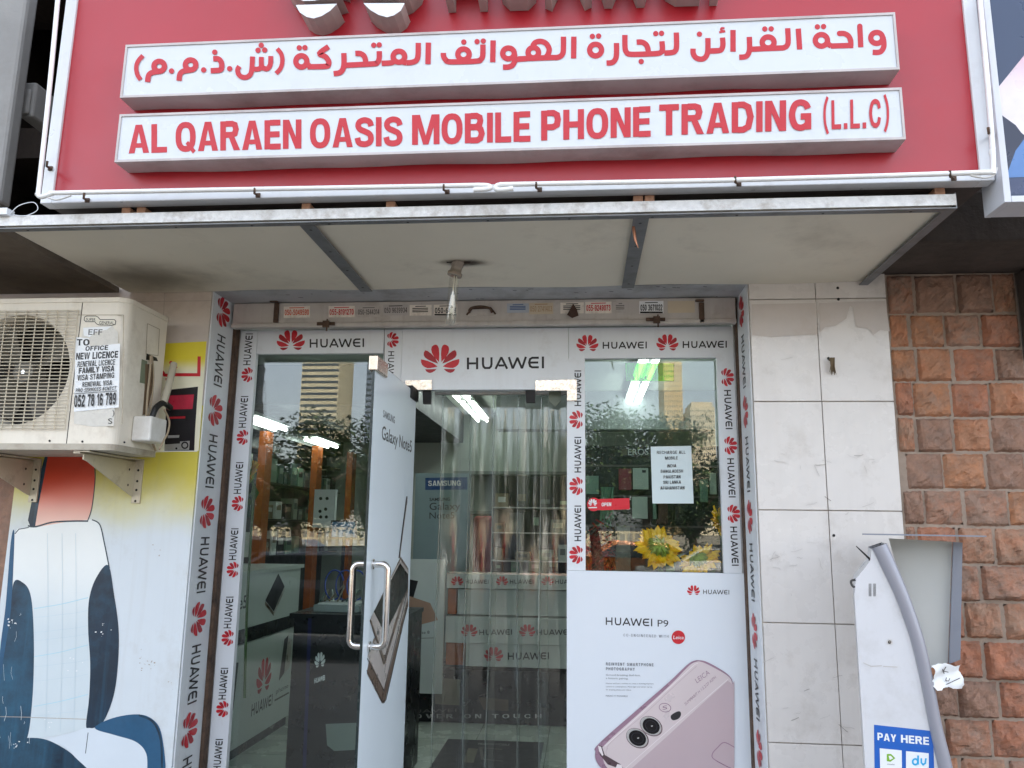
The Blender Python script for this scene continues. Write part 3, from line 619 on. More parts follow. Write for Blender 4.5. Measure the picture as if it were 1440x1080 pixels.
def arabic(le, Mp):
    cur = [0, 0]
    F = lambda P: [(cur[0]+x/5.143, cur[1]+y/5.143) for x, y in P]
    wd = 7.6
    def st(P, smooth=0, w_=None, rnd=False): le.stroke(F(P), w_ or wd, Mp, None, smooth=smooth, rnd=rnd)
    def rg(x, y, rx, ry): le.ring(F([(x, y)])[0], rx/5.143, ry/5.143, wd, Mp, None)
    def dt(*P):
        for p in P: le.disc(F([p])[0], 3.8, 3.8, Mp, None, 16)
    cur[:] = (1000, 20)
    rg(1197, 172, 43, 40); st([(1242, 165), (1249, 205), (1247, 240), (1230, 268), (1204, 277), (1168, 276)], 5)
    st([(1075, 88), (1082, 240)]); le.disc(F([(1075, 88)])[0], 3.8, 3.8, Mp, None, 14)
    st([(928, 140), (962, 141), (992, 158), (1008, 190), (1010, 228)], 5, rnd=True); st([(1028, 226), (865, 231)])
    rg(797, 190, 44, 42); st([(840, 186), (846, 215), (868, 231)], 5); dt((768, 92), (813, 90))
    st([(630, 105), (640, 256)]); st([(553, 102), (557, 190), (550, 225), (525, 243), (480, 246), (292, 254)], 5)
    rg(412, 205, 43, 40); dt((388, 108), (434, 107))
    st([(276, 165), (278, 245), (270, 285), (248, 308), (203, 312)], 5)
    st([(158, 115), (158, 272)])
    st([(82, 170), (85, 225), (72, 258), (40, 266), (-8, 268)], 5); st([(97, 103), (76, 102), (72, 114), (84, 122), (98, 124)], 4, 2.9); st([(58, 132), (102, 124)], 0, 2.9)
    cur[:] = (730, 30)
    st([(1365, 122), (1364, 218), (1346, 262), (1312, 275), (1276, 262), (1259, 232), (1258, 198)], 6); st([(1378, 215), (1446, 213)]); dt((1304, 94))
    st([(1137, 82), (1138, 185), (1126, 218), (1095, 228), (1050, 230)], 5); st([(1033, 145), (1036, 205), (1022, 228), (985, 235)], 5); dt((988, 90), (1030, 88))
    st([(850, 152), (888, 152), (918, 170), (932, 202), (934, 232)], 5); st([(990, 235), (815, 240), (778, 226), (766, 190), (765, 100)], 5); dt((883, 292))
    st([(704, 158), (704, 240), (694, 280), (670, 300), (632, 303)], 5)
    rg(553, 209, 43, 42); dt((530, 110), (575, 108))
    st([(396, 112), (394, 270)]); st([(321, 112), (320, 212), (308, 246), (278, 262), (220, 264), (-6, 273)], 5)
    rg(103, 228, 38, 37); st([(98, 182), (116, 156), (155, 146), (195, 162), (217, 200), (212, 235), (194, 262)], 6)
    cur[:] = (460, 40)
    st([(1446, 220), (1362, 226)]); rg(1312, 182, 42, 39); st([(1354, 178), (1358, 230), (1342, 266), (1312, 280), (1272, 281)], 5)
    st([(1201, 88), (1198, 246)])
    st([(1127, 118), (1126, 195), (1112, 226), (1078, 238), (892, 243), (858, 228), (843, 203), (842, 178)], 6); dt((1085, 97), (1130, 93)); rg(987, 189, 41, 39); dt((989, 100))
    st([(733, 104), (730, 260)]); st([(660, 106), (658, 198), (645, 233), (612, 247), (575, 250)], 5)
    rg(520, 206, 42, 40); st([(575, 250), (555, 246), (545, 232)], 4); st([(488, 236), (465, 250), (395, 254)], 4)
    st([(378, 166), (377, 222), (362, 250), (330, 258), (132, 268)], 5); dt((338, 123), (378, 121))
    st([(205, 183), (238, 183), (266, 199), (278, 228), (280, 256)], 5); st([(122, 180), (123, 260), (112, 302), (90, 322), (48, 329)], 5)
    cur[:] = (180, 40)
    st([(1452, 133), (1388, 182), (1428, 206), (1452, 238), (1450, 264), (1430, 276), (1300, 279)], 5); rg(1255, 240, 40, 41); st([(1294, 236), (1300, 262), (1322, 279)], 4); dt((1240, 142), (1281, 141))
    st([(1080, 148), (1110, 188), (1118, 240), (1105, 290), (1072, 328)], 5, 6.2)
    st([(1034, 202), (1032, 258), (1014, 290), (990, 292), (968, 272), (966, 208)], 5, 7); st([(968, 270), (955, 292), (925, 297), (905, 292)], 4, 7); st([(902, 205), (898, 285), (888, 332), (860, 354), (826, 353), (802, 333), (795, 300), (808, 276)], 5, 7)
    dt((965, 124), (942, 160), (990, 158), (737, 293), (629, 174), (549, 302), (317, 310))
    st([(618, 222), (652, 222), (674, 242), (680, 276), (668, 302), (600, 308)], 5)
    for dx, dy in ((0, 0), (-227, 10)):
        rg(455+dx, 266+dy, 38, 36); st([(455+dx, 303+dy), (402+dx, 312+dy), (378+dx, 334+dy), (371+dx, 380+dy)], 5)
    st([(110, 198), (75, 240), (62, 285), (70, 335), (94, 374)], 5, 6.2)
name_panel([(177, 64), (1259, 18), (1264, 101), (170, 136)], .085, arabic, 'white name panel with red Arabic lettering')
def english(le, Mp):
    for wd_, a, b, ba, bb, h in (('AL', 181, 235, 216, 214, 40), ('QARAEN', 247, 424, 213.5, 209, 41), ('OASIS', 436, 566, 208.5, 205, 41), ('MOBILE', 580, 746, 204, 199, 42), ('PHONE', 761, 915, 198, 192, 42), ('TRADING', 927, 1141, 191, 183, 43)):
        boldtext(le, wd_, (a, ba), (b, bb), (0, -h), Mp, None, .203, .08)
    boldtext(le, '(L.L.C)', (1157, 183), (1251, 179.5), (-.5, -41), Mp, None, .165, .13)
name_panel([(168, 164), (1268, 121), (1272, 192), (162, 233)], .085, english, 'white name panel with red English lettering')
# silver emblem and channel letters, built up from the face
m_silver = mk('brushed_silver', (214, 218, 222), .35, .15, var=.06, vs=5)
m_ret = mk('letter_return', (170, 156, 150), .55, .05, var=.12, vs=8)
TH = .10; Ml = PY(SY-TH)
e_c, e_w = (492.5, 25), 196.
em = MB(m_silver)
for p in PETALS:
    P = [Ml((e_c[0]+a*e_w, e_c[1]-b*e_w-.018*a*e_w)) for a, b in p]
    em.prism(P, (0, TH+.003, 0), m_silver, m_ret)
em.build('emblem', sg, bevel=.004)
def channel(name, strokes, wt):
    mb = MB(m_silver); ux = (391/6.43, -11/6.43); h = 62
    for P in strokes:
        P = [np.array(p, float) for p in P]; Lf, Rt = [], []; n = len(P)
        for i in range(n):
            a = P[i]-P[i-1] if i else P[1]-P[0]; b = P[i+1]-P[i] if i < n-1 else a
            a = a/np.linalg.norm(a); b = b/np.linalg.norm(b); na = np.array([-a[1], a[0]]); nb = np.array([-b[1], b[0]]); m = (na+nb)/np.linalg.norm(na+nb); s_ = wt/2/max(.5, m@na)
            Lf.append(P[i]+m*s_); Rt.append(P[i]-m*s_)
        T = lambda p: Ml((624+ux[0]*p[0], -8+ux[1]*p[0]-h*p[1]))+Vector((0, .002*len(mb.f)/4, 0))
        PP = [T(p) for p in Lf+Rt[::-1]]; mb.prism(PP, (0, SY+.003-PP[0][1], 0), m_silver, m_ret)
    mb.build('channel_letter', sg, bevel=.002)
Wd = [p for _, p in WORD]; Wd[5] = [(2.72, .44), (3.03, .44)]
for grp in ([Wd[0], Wd[1], Wd[2]], [Wd[3]], [[(2.40, 0), (2.86, .97)], [(3.35, 0), (2.89, .97)]], [Wd[6]], [Wd[7], Wd[8]], [Wd[9]]): channel('l', grp, .185)
# white tube lamp running round the sign on brackets
tb = MB(mk('tube_white', (228, 228, 226), .25, var=.05)); ty = SY-.06
T = lambda px, py: W(px, py, ty)
def tubeline(P): tb.tube([T(*p) for p in P], .0085, 10)
tubeline([(70, 271.5), (300, 267), (620, 261.5), (675, 260.3)]); tubeline([(703, 259.5), (1000, 254), (1250, 247), (1396, 242)])
tubeline(catmull([(672, 260.4), (686, 261), (690, 264), (683, 266), (666, 267)], 4)); tubeline(catmull([(706, 259.5), (699, 261), (697, 265), (703, 267), (722, 265)], 4))
tubeline(catmull([(84, -30), (70, 120), (55, 262), (53, 272), (58, 277), (74, 272)], 5)); tubeline([(1377, -10), (1389, 120), (1396, 210), (1397, 245)])
tb.build('tube_lamp', sg)
for px, py in ((118, 276), (358, 269), (624, 264), (754, 261), (1034, 253), (1336, 245), (66, 231), (1390, 184)):
    mb = MB(m_rust); a = W(px, py, SY-.066); b = W(px+5, py+6, SY-.008)
    mb.tube([a+Vector((0, 0, .012)), a+Vector((0, 0, -.008)), b+Vector((0, 0, .0))], .0045, 6); mb.box(b[0]-.008, b[0]+.008, SY-.012, SY-.0065, b[2]-.008, b[2]+.008); mb.build('tube_bracket', sg)
for P in ([(66, 277), (80, 281), (100, 275), (88, 279)], [(1396, 205), (1392, 215), (1398, 228), (1394, 240)], [(1365, 247), (1385, 250), (1398, 246), (1402, 236)]): MB(mk('cable_white', (205, 203, 198), .5)).tube([T(*p) for p in catmull(P, 5)], .0032, 6).build('loose_cable', sg)

# ------------------------------------------------------------------ neighbouring sign on the right
NY = -.935; np_ = PY(NY)
nb = thing('neighbour_sign', 'neighbouring blue sign with white frame at the upper right', 'sign', tuple(W(1412, 284, NY)))
q = W(1412, 285, NY); nx1 = q[0]+1.2; nz1 = q[2]+1.5
xa = q[0]
mb = MB(mk('white_box', (206, 208, 214), .4, var=.06, dirt=(150, 146, 140), da=.3))
mb.box(xa, xa+.022, NY-.004, NY+.13, q[2], nz1); mb.box(xa+.0225, nx1, NY-.004, NY+.03, q[2], q[2]+.022); mb.box(xa+.0225, nx1, NY+.031, NY+.13, q[2]+.001, q[2]+.012); mb.box(xa+.0225, nx1, NY+.01, NY+.13, nz1-.03, nz1)
mb.build('sign_frame', nb, bevel=.002)
f = MB(mk('picture_navy', (52, 66, 92), .3, var=.08, vs=3)); f.box(xa+.0225, nx1-.01, NY+.008, NY+.03, q[2]+.0225, nz1-.031)
Mn = PY(NY+.008)
f.poly([(1402, 125), (1440, 78), (1500, 20), (1500, 240), (1440, 190), (1404, 160)], Mn, mk('picture_pale', (222, 214, 218), .3, var=.15, vs=5, grad=((196, 140, 156), 0.5, .8, .3)))
f.poly([(1403, 158), (1428, 176), (1440, 192), (1428, 215), (1413, 250), (1407, 245)], Mn, mk('picture_ink', (40, 46, 66), .3, var=.1))
f.poly([(1440, 196), (1428, 212), (1414, 250), (1500, 247), (1500, 200)], Mn, mk('picture_sky', (84, 124, 178), .3, var=.12)); f.poly([(1414, 252), (1411, 274), (1500, 270), (1500, 248)], Mn, mk('picture_deep', (56, 66, 96), .3))
f.build('picture_panel', nb)
# small grey hanging box at the upper left
p = W(50, 150, -.45)
tag(MB(m_concl).box(p[0]-.035, p[0]+.03, -.5, -.3, p[2]-.075, p[2]+.09).box(p[0]-.03, p[0]+.02, -.52, -.5, p[2]-.07, p[2]+.05).build('conduit_box', bevel=.01, origin=p), 'small grey box fixed beside the concrete column left of the red sign', 'box')

# ------------------------------------------------------------------ air conditioner
AY, AB = -.42, -.09; AX1 = W(237, 440, AB)[0]; AX0 = -2.80; AZ0, AZ1 = W(60, 627, AY)[2], W(60, 421, AY)[2]
ac = thing('air_conditioner', 'dirty cream outdoor air conditioner with barred fan opening and pasted notices', 'air conditioner', ((AX0+AX1)/2, AB, AZ0))
m_ac = mk('ac_cream', (222, 214, 198), .45, var=.06, vs=3, dirt=(128, 104, 76), da=.26, ds=4, streak=.12)
am = PY(AY)
cxz = W(22, 520, AY); rad = (W(96, 520, AY)-cxz).length
XS = W(99, 520, AY)[0]+.022
def rr(k, a): return (cxz[0]+rad*k*math.cos(a), cxz[2]+rad*k*math.sin(a))
mb = MB(m_ac); n = 64
pr = []
for i in range(9): t = math.pi/2*i/8; pr.append((AX1-.05+.05*math.sin(t), AY+.05-.05*math.cos(t)))
sh = pr+[(AX1, AB)]
zt_, zb2 = AZ1-.004, AZ0+.004
for (a, b) in zip(sh[:-1], sh[1:]): mb.add([(a[0], a[1], zb2), (b[0], b[1], zb2), (b[0], b[1], zt_), (a[0], a[1], zt_)], [(0, 1, 2, 3)], None, True)
mb.quad((XS, AY, zb2), (AX1-.05, AY, zb2), (AX1-.05, AY, zt_), (XS, AY, zt_))
mb.box(AX0, AX1-.002, AB, AB+.004, AZ0, AZ1); mb.quad((AX0, AY, zb2), (AX0, AB, zb2), (AX0, AB, zt_), (AX0, AY, zt_))
# grille recess: square-to-circle front
X0g = 2*cxz[0]-XS
c4 = lambda a: (lambda c, s: (cxz[0]+c/max(abs(c), abs(s))*(XS-.004-cxz[0]), cxz[2]+(s/max(abs(c), abs(s)))*((zt_-cxz[2]) if s > 0 else (cxz[2]-zb2))))(math.cos(a), math.sin(a))
vs = []
for i in range(n):
    a = 2*math.pi*i/n; vs += [(c4(a)[0], AY, c4(a)[1]), (rr(1.02, a)[0], AY+.0, rr(1.02, a)[1]), (rr(.985, a)[0], AY+.018, rr(.985, a)[1]), (rr(.97, a)[0], AY+.14, rr(.97, a)[1])]
fs = []
for i in range(n):
    a, b = i*4, ((i+1) % n)*4
    fs += [(a, b, b+1, a+1), (a+1, b+1, b+2, a+2), (a+2, b+2, b+3, a+3)]
mb.add(vs, fs)
mb.quad((X0g, AY, zb2), (AX0, AY, zb2), (AX0, AY, zt_), (X0g, AY, zt_))
mb.box(XS-.0035, XS-.0002, AY+.001, AY+.01, zb2, zt_, m_dark)
casing = mb
mb = MB(m_ac)   # lid and base tray with rolled corner
def slab(z0, z1, grow):
    P = [(AX0, AY-grow), (AX1-.05, AY-grow)]+[(AX1-.05+(.05+grow)*math.sin(math.pi/2*i/6), AY+.05-(.05+grow)*math.cos(math.pi/2*i/6)) for i in range(1, 7)]+[(AX1+grow, AB), (AX0, AB)]
    mb.prism([(x, y, z0) for x, y in P], (0, 0, z1-z0))
slab(AZ1-.016, AZ1+.004, .004)
mb.build('lid', ac, bevel=.003)
mb = MB(mk('ac_base', (176, 168, 152), .5, var=.1, dirt=(110, 92, 72), da=.5, ds=6)); slab(AZ0-.016, AZ0+.010, .002); mb.build('base_tray', ac, bevel=.002)
mb = MB(m_dark); mb.box(cxz[0]-.25, cxz[0]+.23, AY+.142, AY+.15, AZ0+.02, AZ1-.02); mb.build('fan_back', ac)
m_bl = mk('fan_plastic', (92, 88, 80), .5, var=.2, dirt=(46, 40, 34), da=.5)
mb = MB(m_bl)
for k in range(4):
    a0 = k*math.pi/2+.5; vs = []
    for j in range(7):
        rr_ = .05+(rad*.93-.05)*j/6
        for i in range(5):
            a = a0+(-.2+.95*i/4)*(1-.12*j/6); vs.append((cxz[0]+rr_*math.cos(a), AY+.05+.075*i/4, cxz[2]+rr_*math.sin(a)))
    mb.add(vs, [(j*5+i, j*5+i+1, (j+1)*5+i+1, (j+1)*5+i) for j in range(6) for i in range(4)], None, True)
mb.tube([(cxz[0], AY+.045, cxz[2]), (cxz[0], AY+.12, cxz[2])], [.045, .055], 20)
mb.disc((0, 0), .009, .009, FR((cxz[0], AY+.0449, cxz[2]), (1, 0, 0), (0, 0, 1), (0, -1, 0)), m_chrome)
mb.build('fan', ac)
mb = MB(mk('wire_cream', (200, 190, 168), .45, .1, var=.1, dirt=(120, 90, 60), da=.4, ds=12)); gz0, gz1 = W(60, 603, AY)[2], W(60, 438, AY)[2]; gx1 = W(102, 520, AY)[0]; gx0 = gx1-2*(gx1-cxz[0])
k = 34
for i in range(k+1):
    z = lerp(gz0, gz1, i/k); mb.tube([(gx0, AY-.012, z), (gx1-.006, AY-.012, z), (gx1, AY-.004, z)], .0022, 5)
for i in range(12):
    x = lerp(gx0, gx1, i/11.); mb.tube([(x, AY-.008, gz0-.004), (x, AY-.008, gz1+.004)], .0026, 5)
mb.build('grille', ac)
# right service panel, badge, screws, side details
mb = casing; a, b = W(110, 442, AY), W(174, 598, AY)
for (u, v) in (((110, 443), (174, 443)), ((174, 443), (172, 596))): mb.stroke([u, v], .9, am, mk('ac_groove', (150, 136, 112), .6))
bp = [(118.5, 450), (119, 446), (122, 444.5), (135, 444.5), (138, 446), (141, 449.5), (161, 449.5), (163, 452), (162, 456.5), (158, 457.5), (139, 457), (136, 455.5), (133.5, 452.5), (121, 452.5)]
mb.poly(bp, am, mk('badge_cream', (212, 206, 188), .4)); mb.stroke(bp, 1., am, m_black, closed=True)
mb.text('SUPER', (121, 451), (134.5, 451.6), (.3, -4.2), am, m_black, bold=.01); mb.text('GENERAL', (139.5, 456), (160.5, 456.3), (.2, -4.6), am, m_black, bold=.01)
for p in ((70, 620), (116, 621), (175, 622)): mb.disc(p, 1.7, 1.7, am, m_dark, 8)
sx = PX(AX1, 1)
for P in ([(207, 455), (224, 463), (222, 500), (205, 498), (207, 455)],): mb.stroke(P, .8, sx, mk('ac_groove', (150, 136, 112), .6))
mb.poly([(199, 505), (207, 508), (205, 540), (196, 538)], sx, mk('dirty_green', (120, 128, 104), .7, var=.3)); mb.poly([(204, 512), (216, 512), (214, 548), (206, 582), (200, 584), (203, 548)], sx, mk('oily_dirt', (120, 98, 74), .8, var=.3))
mb.poly([(206, 497), (220, 503), (222, 508), (205, 506)], sx, m_dark)
mb.build('casing', ac)
# pipe cover, hose and cables
p = W(212, 605, -.28)
mb = MB(mk('box_white', (222, 220, 214), .4, var=.05, dirt=(140, 124, 100), da=.3)); jx0 = AX1+.002
jz0, jz1 = WX(195, 622, jx0)[2], WX(195, 588, jx0)[2]
mb.box(jx0, jx0+.085, -.30, -.17, jz0, jz1+.004); mb.build('valve_cover', ac, bevel=.008)
mb = MB(mk('hose_black', (26, 25, 24), .5, var=.2)); mb.tube(catmull([(jx0+.05, -.24, jz1+.0), (jx0+.055, -.22, jz1+.05), (jx0+.06, -.17, jz1+.08), (jx0+.05, -.09, jz1+.07)], 5), .013, 10)
mb.tube(catmull([(jx0+.06, -.17, jz1+.08), (jx0+.05, -.12, jz1+.18), (jx0+.03, -.06, jz1+.28)], 5), .016, 10, mk('pipe_wrap', (176, 168, 148), .7, var=.15)); mb.build('hose', ac)
mb = MB(mk('cable_tan', (164, 146, 120), .6, var=.15))
sd_ = lambda px, py, o=.012: WX(px, py, AX1+o)
mb.tube([sd_(*q_) for q_ in catmull([(212, 500), (211, 520), (207, 560), (206, 590), (210, 610), (214, 622), (219, 634)], 5)], .005, 8)
mb.tube([sd_(*q_) for q_ in catmull([(214, 500), (216, 530), (213, 565), (207, 592)], 5)], .0035, 8)
mb.tube([sd_(*q_, .09) for q_ in catmull([(231, 576), (238, 592), (236, 608), (230, 620), (224, 632)], 5)], .0042, 8)
mb.build('cable', ac)
# wall brackets
def bracket(x, lab):
    mb = MB(mk('bracket_cream', (196, 186, 164), .5, .2, var=.1, dirt=(110, 88, 66), da=.45, ds=8))
    z = AZ0-.019
    mb.prism([(x, -.40, z-.012), (x, -.012, z-.012), (x, -.012, z-.17), (x, -.03, z-.165), (x, -.37, z-.040), (x, -.40, z-.034)], (.006, 0, 0))
    mb.box(x-.03, x-.0005, -.42, -.004, z-.012, z-.006); mb.box(x-.0005, x+.04, -.003-.008, -.001, z-.20, z); mb.box(x-.03, x+.04, -.42, -.012, z-.005, z)
    for zz in (z-.05, z-.10, z-.14, z-.19): mb.add([(x+.02+.006*math.cos(t), -.0115, zz+.006*math.sin(t)) for t in [i*.785 for i in range(8)]], [tuple(range(8))], m_dark)
    for yy, zz in ((-.06, z-.05), (-.06, z-.12)): mb.add([(x+.0062, yy+.006*math.cos(t), zz+.006*math.sin(t)) for t in [i*.785 for i in range(8)]], [tuple(range(8))], m_dark)
    tag(mb.build('wall_bracket', bevel=.0015, origin=(x, 0, z)), lab, 'bracket', 'air conditioner brackets')
bracket(W(190, 650, -.01)[0], 'cream steel bracket under the right end of the air conditioner'); bracket(W(52, 650, -.01)[0]-.02, 'darker bracket near the left edge under the air conditioner')
# paper notices on its front
nm = PY(AY-.001)
mb = MB(mk('torn_paper', (206, 202, 192), .75, var=.08, vs=25, bump=.3))
mb.poly([(104, 596), (109, 500), (118, 460), (158, 458), (166, 468), (166, 500), (160, 599), (130, 600)], nm, None, .0003)
mb.poly([(117, 461), (157, 459), (150, 464), (137, 466), (126, 474), (118, 472)], nm, m_paper); boldtext(mb, 'EFF', (124, 471), (144, 471), (.5, -8), nm, m_black, .14)
mb.poly([(107, 474), (126, 476), (126, 487), (168, 484), (166, 490), (106, 492)], nm, m_paper); boldtext(mb, 'TO', (108, 486), (126, 486), (.4, -9), nm, m_black, .2)
mb.text('S', (152, 596), (158, 596), (.3, -8), nm, m_black); mb.text(')', (158, 584), (161, 584), (.3, -8), nm, m_black)
tag(mb.build('torn_notice', origin=W(135, 540, AY)), 'layer of torn old paper notices pasted on the air conditioner behind the visa flyer', 'notice')
mb = MB(m_paper); n2 = PY(AY-.003)
mb.poly([(106, 490), (169, 483), (167, 573), (104, 579)], n2, None, .0004)
for s, a, b, ya, yb, h, bo in (('OFFICE', 120, 152, 493.5, 492, 6.5, .02), ('NEW LICENCE', 107, 166, 506, 503, 9.5, .03), ('RENEWAL LICENCE', 109, 162, 516.5, 513, 8, .015), ('FAMILY VISA', 111, 161, 525.5, 522, 8, .02), ('VISA STAMPING', 109, 161, 535.5, 531.5, 8, .015), ('RENEWAL VISA', 116, 158, 544.5, 541.5, 7, .015), ('PRO SERVICES #CNTCT', 107, 164, 552, 548.5, 5.5, .01), ('052 78 16 789', 105, 164, 573, 569, 17, .035)):
    boldtext(mb, s, (a, ya), (b, yb), (.6, -h), n2, m_black, .15 if bo < .016 else .2)
mb.stroke([(104, 554), (165, 550)], .8, n2, m_black)
tag(mb.build('paper_flyer', origin=W(135, 530, AY)), 'white paper flyer with black capitals on the front of the air conditioner', 'flyer')

# ------------------------------------------------------------------ payment kiosk
KT = math.radians(17); KA = W(1203, 880, -.52); KU = Vector((math.cos(KT), -math.sin(KT), 0)); KN = Vector((-math.sin(KT), -math.cos(KT), 0)); KDEP = .36
def kpl(depth=0.):     # point of the photo on the kiosk's side plane, pushed back by depth
    def f(p, o=0.):
        r = Vector(ray(p[0], p[1])); e = Vector(EYE); A = KA-KN*depth
        return e+r*((A-e).dot(KN)/r.dot(KN))+KN*o
    return f
kk = thing('payment_kiosk', 'white self service payment kiosk with curved grey edge against the tiles', 'kiosk', (KA[0]+.15, KA[1]+.1, -.1))
m_kw = mk('kiosk_white', (206, 206, 208), .32, var=.03, vs=3, dirt=(170, 166, 160), da=.25, ds=5, streak=.05)
m_kl = mk('kiosk_lilac', (146, 146, 154), .28, .1, var=.015, vs=2, even=True)
m_kg = mk('kiosk_grey', (190, 190, 184), .5, .05, var=.05, vs=3, dirt=(150, 148, 140), da=.25)
m_kd = mk('kiosk_steel', (128, 132, 142), .4, .2, var=.08)
km = kpl()
edge = catmull([(1247, 764), (1262, 797), (1281, 843), (1300, 900), (1313, 958), (1325, 1020), (1340, 1080), (1352, 1150), (1360, 1230)], 5)
inner = catmull([(1226, 771), (1240, 800), (1260, 843), (1280, 900), (1294, 958), (1306, 1020), (1319, 1080), (1332, 1150), (1340, 1230)], 5)
side = [(1201.5, 838), (1203, 815), (1224, 788), (1226, 772)]+inner[1:]
SB = [km(p) for p in side]; zlow = -.1
dn = lambda p: Vector((p[0], p[1], zlow))
side3 = SB+[dn(SB[-1]), dn(SB[0])]; back = -KN*KDEP
mb = MB(m_kw); mb.prism(side3, -KN*.012); mb.prism([p+back for p in side3], KN*.012)
t1, t2 = -KN*.0125, back+KN*.0125
for a_, b_ in ((0, 1), (1, 2), (2, 3)): mb.quad(SB[a_]+t1, SB[b_]+t1, SB[b_]+t2, SB[a_]+t2)
mb.quad(SB[0]+t1, dn(SB[0])+t1, dn(SB[0])+t2, SB[0]+t2)
kside = mb
for i in range(12):
    for x in (0, 6.3): mb.rect(1221.5+x, 821+1.5*i, 1225.5+x, 821.7+1.5*i, km, m_dark)
for P in ([(1214, 932), (1225, 937), (1240, 936)], [(1242, 937), (1262, 938)], [(1290, 938), (1300, 943)], [(1310, 990), (1312, 1015)]): mb.stroke(P, 1.2, km, mk('scuff', (176, 172, 168), .7))
mb.build('side_panel', kk, bevel=.002)
mb = MB(m_alu); mb.disc((1251, 903), 4.3, 4.3, km, m_alu); mb.disc((1251, 903), 2.4, 2.4, km, m_dark); mb.disc((1251.4, 902.6), 1, 1, km, m_chrome, 10); mb.build('lock', kk)
E3 = [km(p) for p in edge]; I3 = [km(p) for p in inner]
for far in (0, 1):
    mb = MB(m_kl); k = len(E3); vs = []; ns = 9
    for i in range(k):
        a, b = I3[i], E3[i]; ex = b-a; sh_ = back+KN*.05 if far else Vector((0, 0, 0))
        for j in range(ns):
            t = math.pi*j/(ns-1); vs.append(a+sh_+ex*(.5-.5*math.cos(t))+KN*(.022*math.sin(t)))
        vs.append(b+sh_-KN*.05); vs.append(a+sh_-KN*.05)
    m_ = ns+2
    mb.add(vs, [(i*m_+j, i*m_+(j+1) % m_, (i+1)*m_+(j+1) % m_, (i+1)*m_+j) for i in range(k-1) for j in range(m_)], None, True)
    mb.add(vs[:m_], [tuple(range(m_))], m_dark); mb.build('curved_edge', kk)
mb = MB(mk('kiosk_face', (200, 204, 210), .3, var=.05)); k = len(E3)
for i in range(k-1):
    a_, b_ = -KU*.006-KN*.051, -KU*.006+back+KN*.051; mb.quad(E3[i]+a_, E3[i+1]+a_, E3[i+1]+b_, E3[i]+b_)
fc = lambda i, t: E3[i]+(-KN*KDEP)*t+KU*.001
for i0, i1, t0, t1_ in ((26, 28, .2, .8), (29, 31, .25, .5), (29, 31, .55, .8), (32, 34, .3, .7)): mb.quad(fc(i0, t0), fc(i1, t0), fc(i1, t1_), fc(i0, t1_), m_kd)
mb.build('screen_face', kk)
hp = kpl(KDEP-.02)
mb = MB(m_kg); mb.prism([hp(p) for p in ((1250, 757), (1339, 762), (1333, 932), (1302, 942))], -KN*.01); mb.build('hood_cheek', kk, bevel=.002)
mb = MB(m_kd); mb.prism([hp(p) for p in ((1339.5, 762), (1352, 763), (1349, 926), (1333.5, 932))], KN*.03); mb.build('hood_post', kk, bevel=.002)
p0, p1 = kpl(.10)((1205, 753)), kpl(KDEP-.02)((1362, 759)); zr_ = 1.4475; m_kg = m_kd
A_ = Vector((p0[0]+.02, p0[1], zr_)); B_ = Vector((p1[0], p1[1], zr_-.002)); mb = MB(m_kg)
mb.prism([A_, Vector((B_[0]-.02, B_[1]-.18, zr_-.002)), B_+Vector((0, .02, 0)), Vector((A_[0]+.10, A_[1]+.30, zr_))], (0, 0, .005)); mb.build('hood_roof', kk, bevel=.001)
ka = kpl(.05)
mb = MB(m_dark); mb.tube([ka((1204, 768)), ka((1224, 787))], [.0018, .004], 8); mb.tube([ka((1223, 786)), ka((1227, 791))], .006, 8); mb.build('antenna', kk)
mb = MB(mk('cable_grey', (60, 58, 56), .5)); mb.tube(catmull([km((1203, 815)), km((1197, 817)), km((1198, 823)), km((1202, 826))], 4), .004, 8); mb.build('cable_loop', kk)
st = MB(mk('sticker_blue', (28, 92, 178), .35, var=.06, vs=5))
st.poly([(1229, 1019), (1312, 1028), (1314, 1095), (1230, 1095)], km, None, .001)
boldtext(st, 'PAY', (1234, 1040.5), (1260.5, 1043.5), (-.2, -10.5), km, m_paper, .2, o=.0016); boldtext(st, 'HERE', (1267, 1044), (1306.5, 1047.5), (-.2, -11), km, m_paper, .2, o=.0016)
st.poly([(1237, 1052), (1268, 1055), (1268.5, 1095), (1238, 1095)], km, m_paper, .0016); st.poly([(1274, 1056), (1306, 1059), (1306, 1095), (1274, 1095)], km, m_paper, .0016)
gr = mk('leaf_green', (120, 170, 40), .4); st.poly([(1247, 1060), (1253, 1060), (1259, 1066), (1252, 1071), (1247, 1070)], km, gr, .002); st.poly([(1249.5, 1062.5), (1252.5, 1062.5), (1256, 1066), (1251, 1068.5)], km, m_paper, .0024)
st.text('etisalat', (1247.5, 1075), (1258, 1075.5), (0, -2), km, m_black, o=.002); cy_ = mk('cyan', (40, 160, 210), .4)
st.ring((1287, 1071), 3.6, 4, 2.6, km, cy_, o=.002); st.stroke([(1291, 1062), (1291, 1075)], 2.6, km, cy_, o=.002); st.stroke([(1295.5, 1066), (1295.5, 1072), (1298, 1075), (1301, 1073), (1302, 1066)], 2.4, km, cy_, o=.002)
st.build('pay_sticker', kk)['label'] = 'blue payment sticker low on the side panel'
MB(gr).disc((0, 0), .016, .022, FR(fc(31, .35), tuple(-KN), (.3, 0, -1), tuple(KU)), o=.002).build('green_mark', kk)
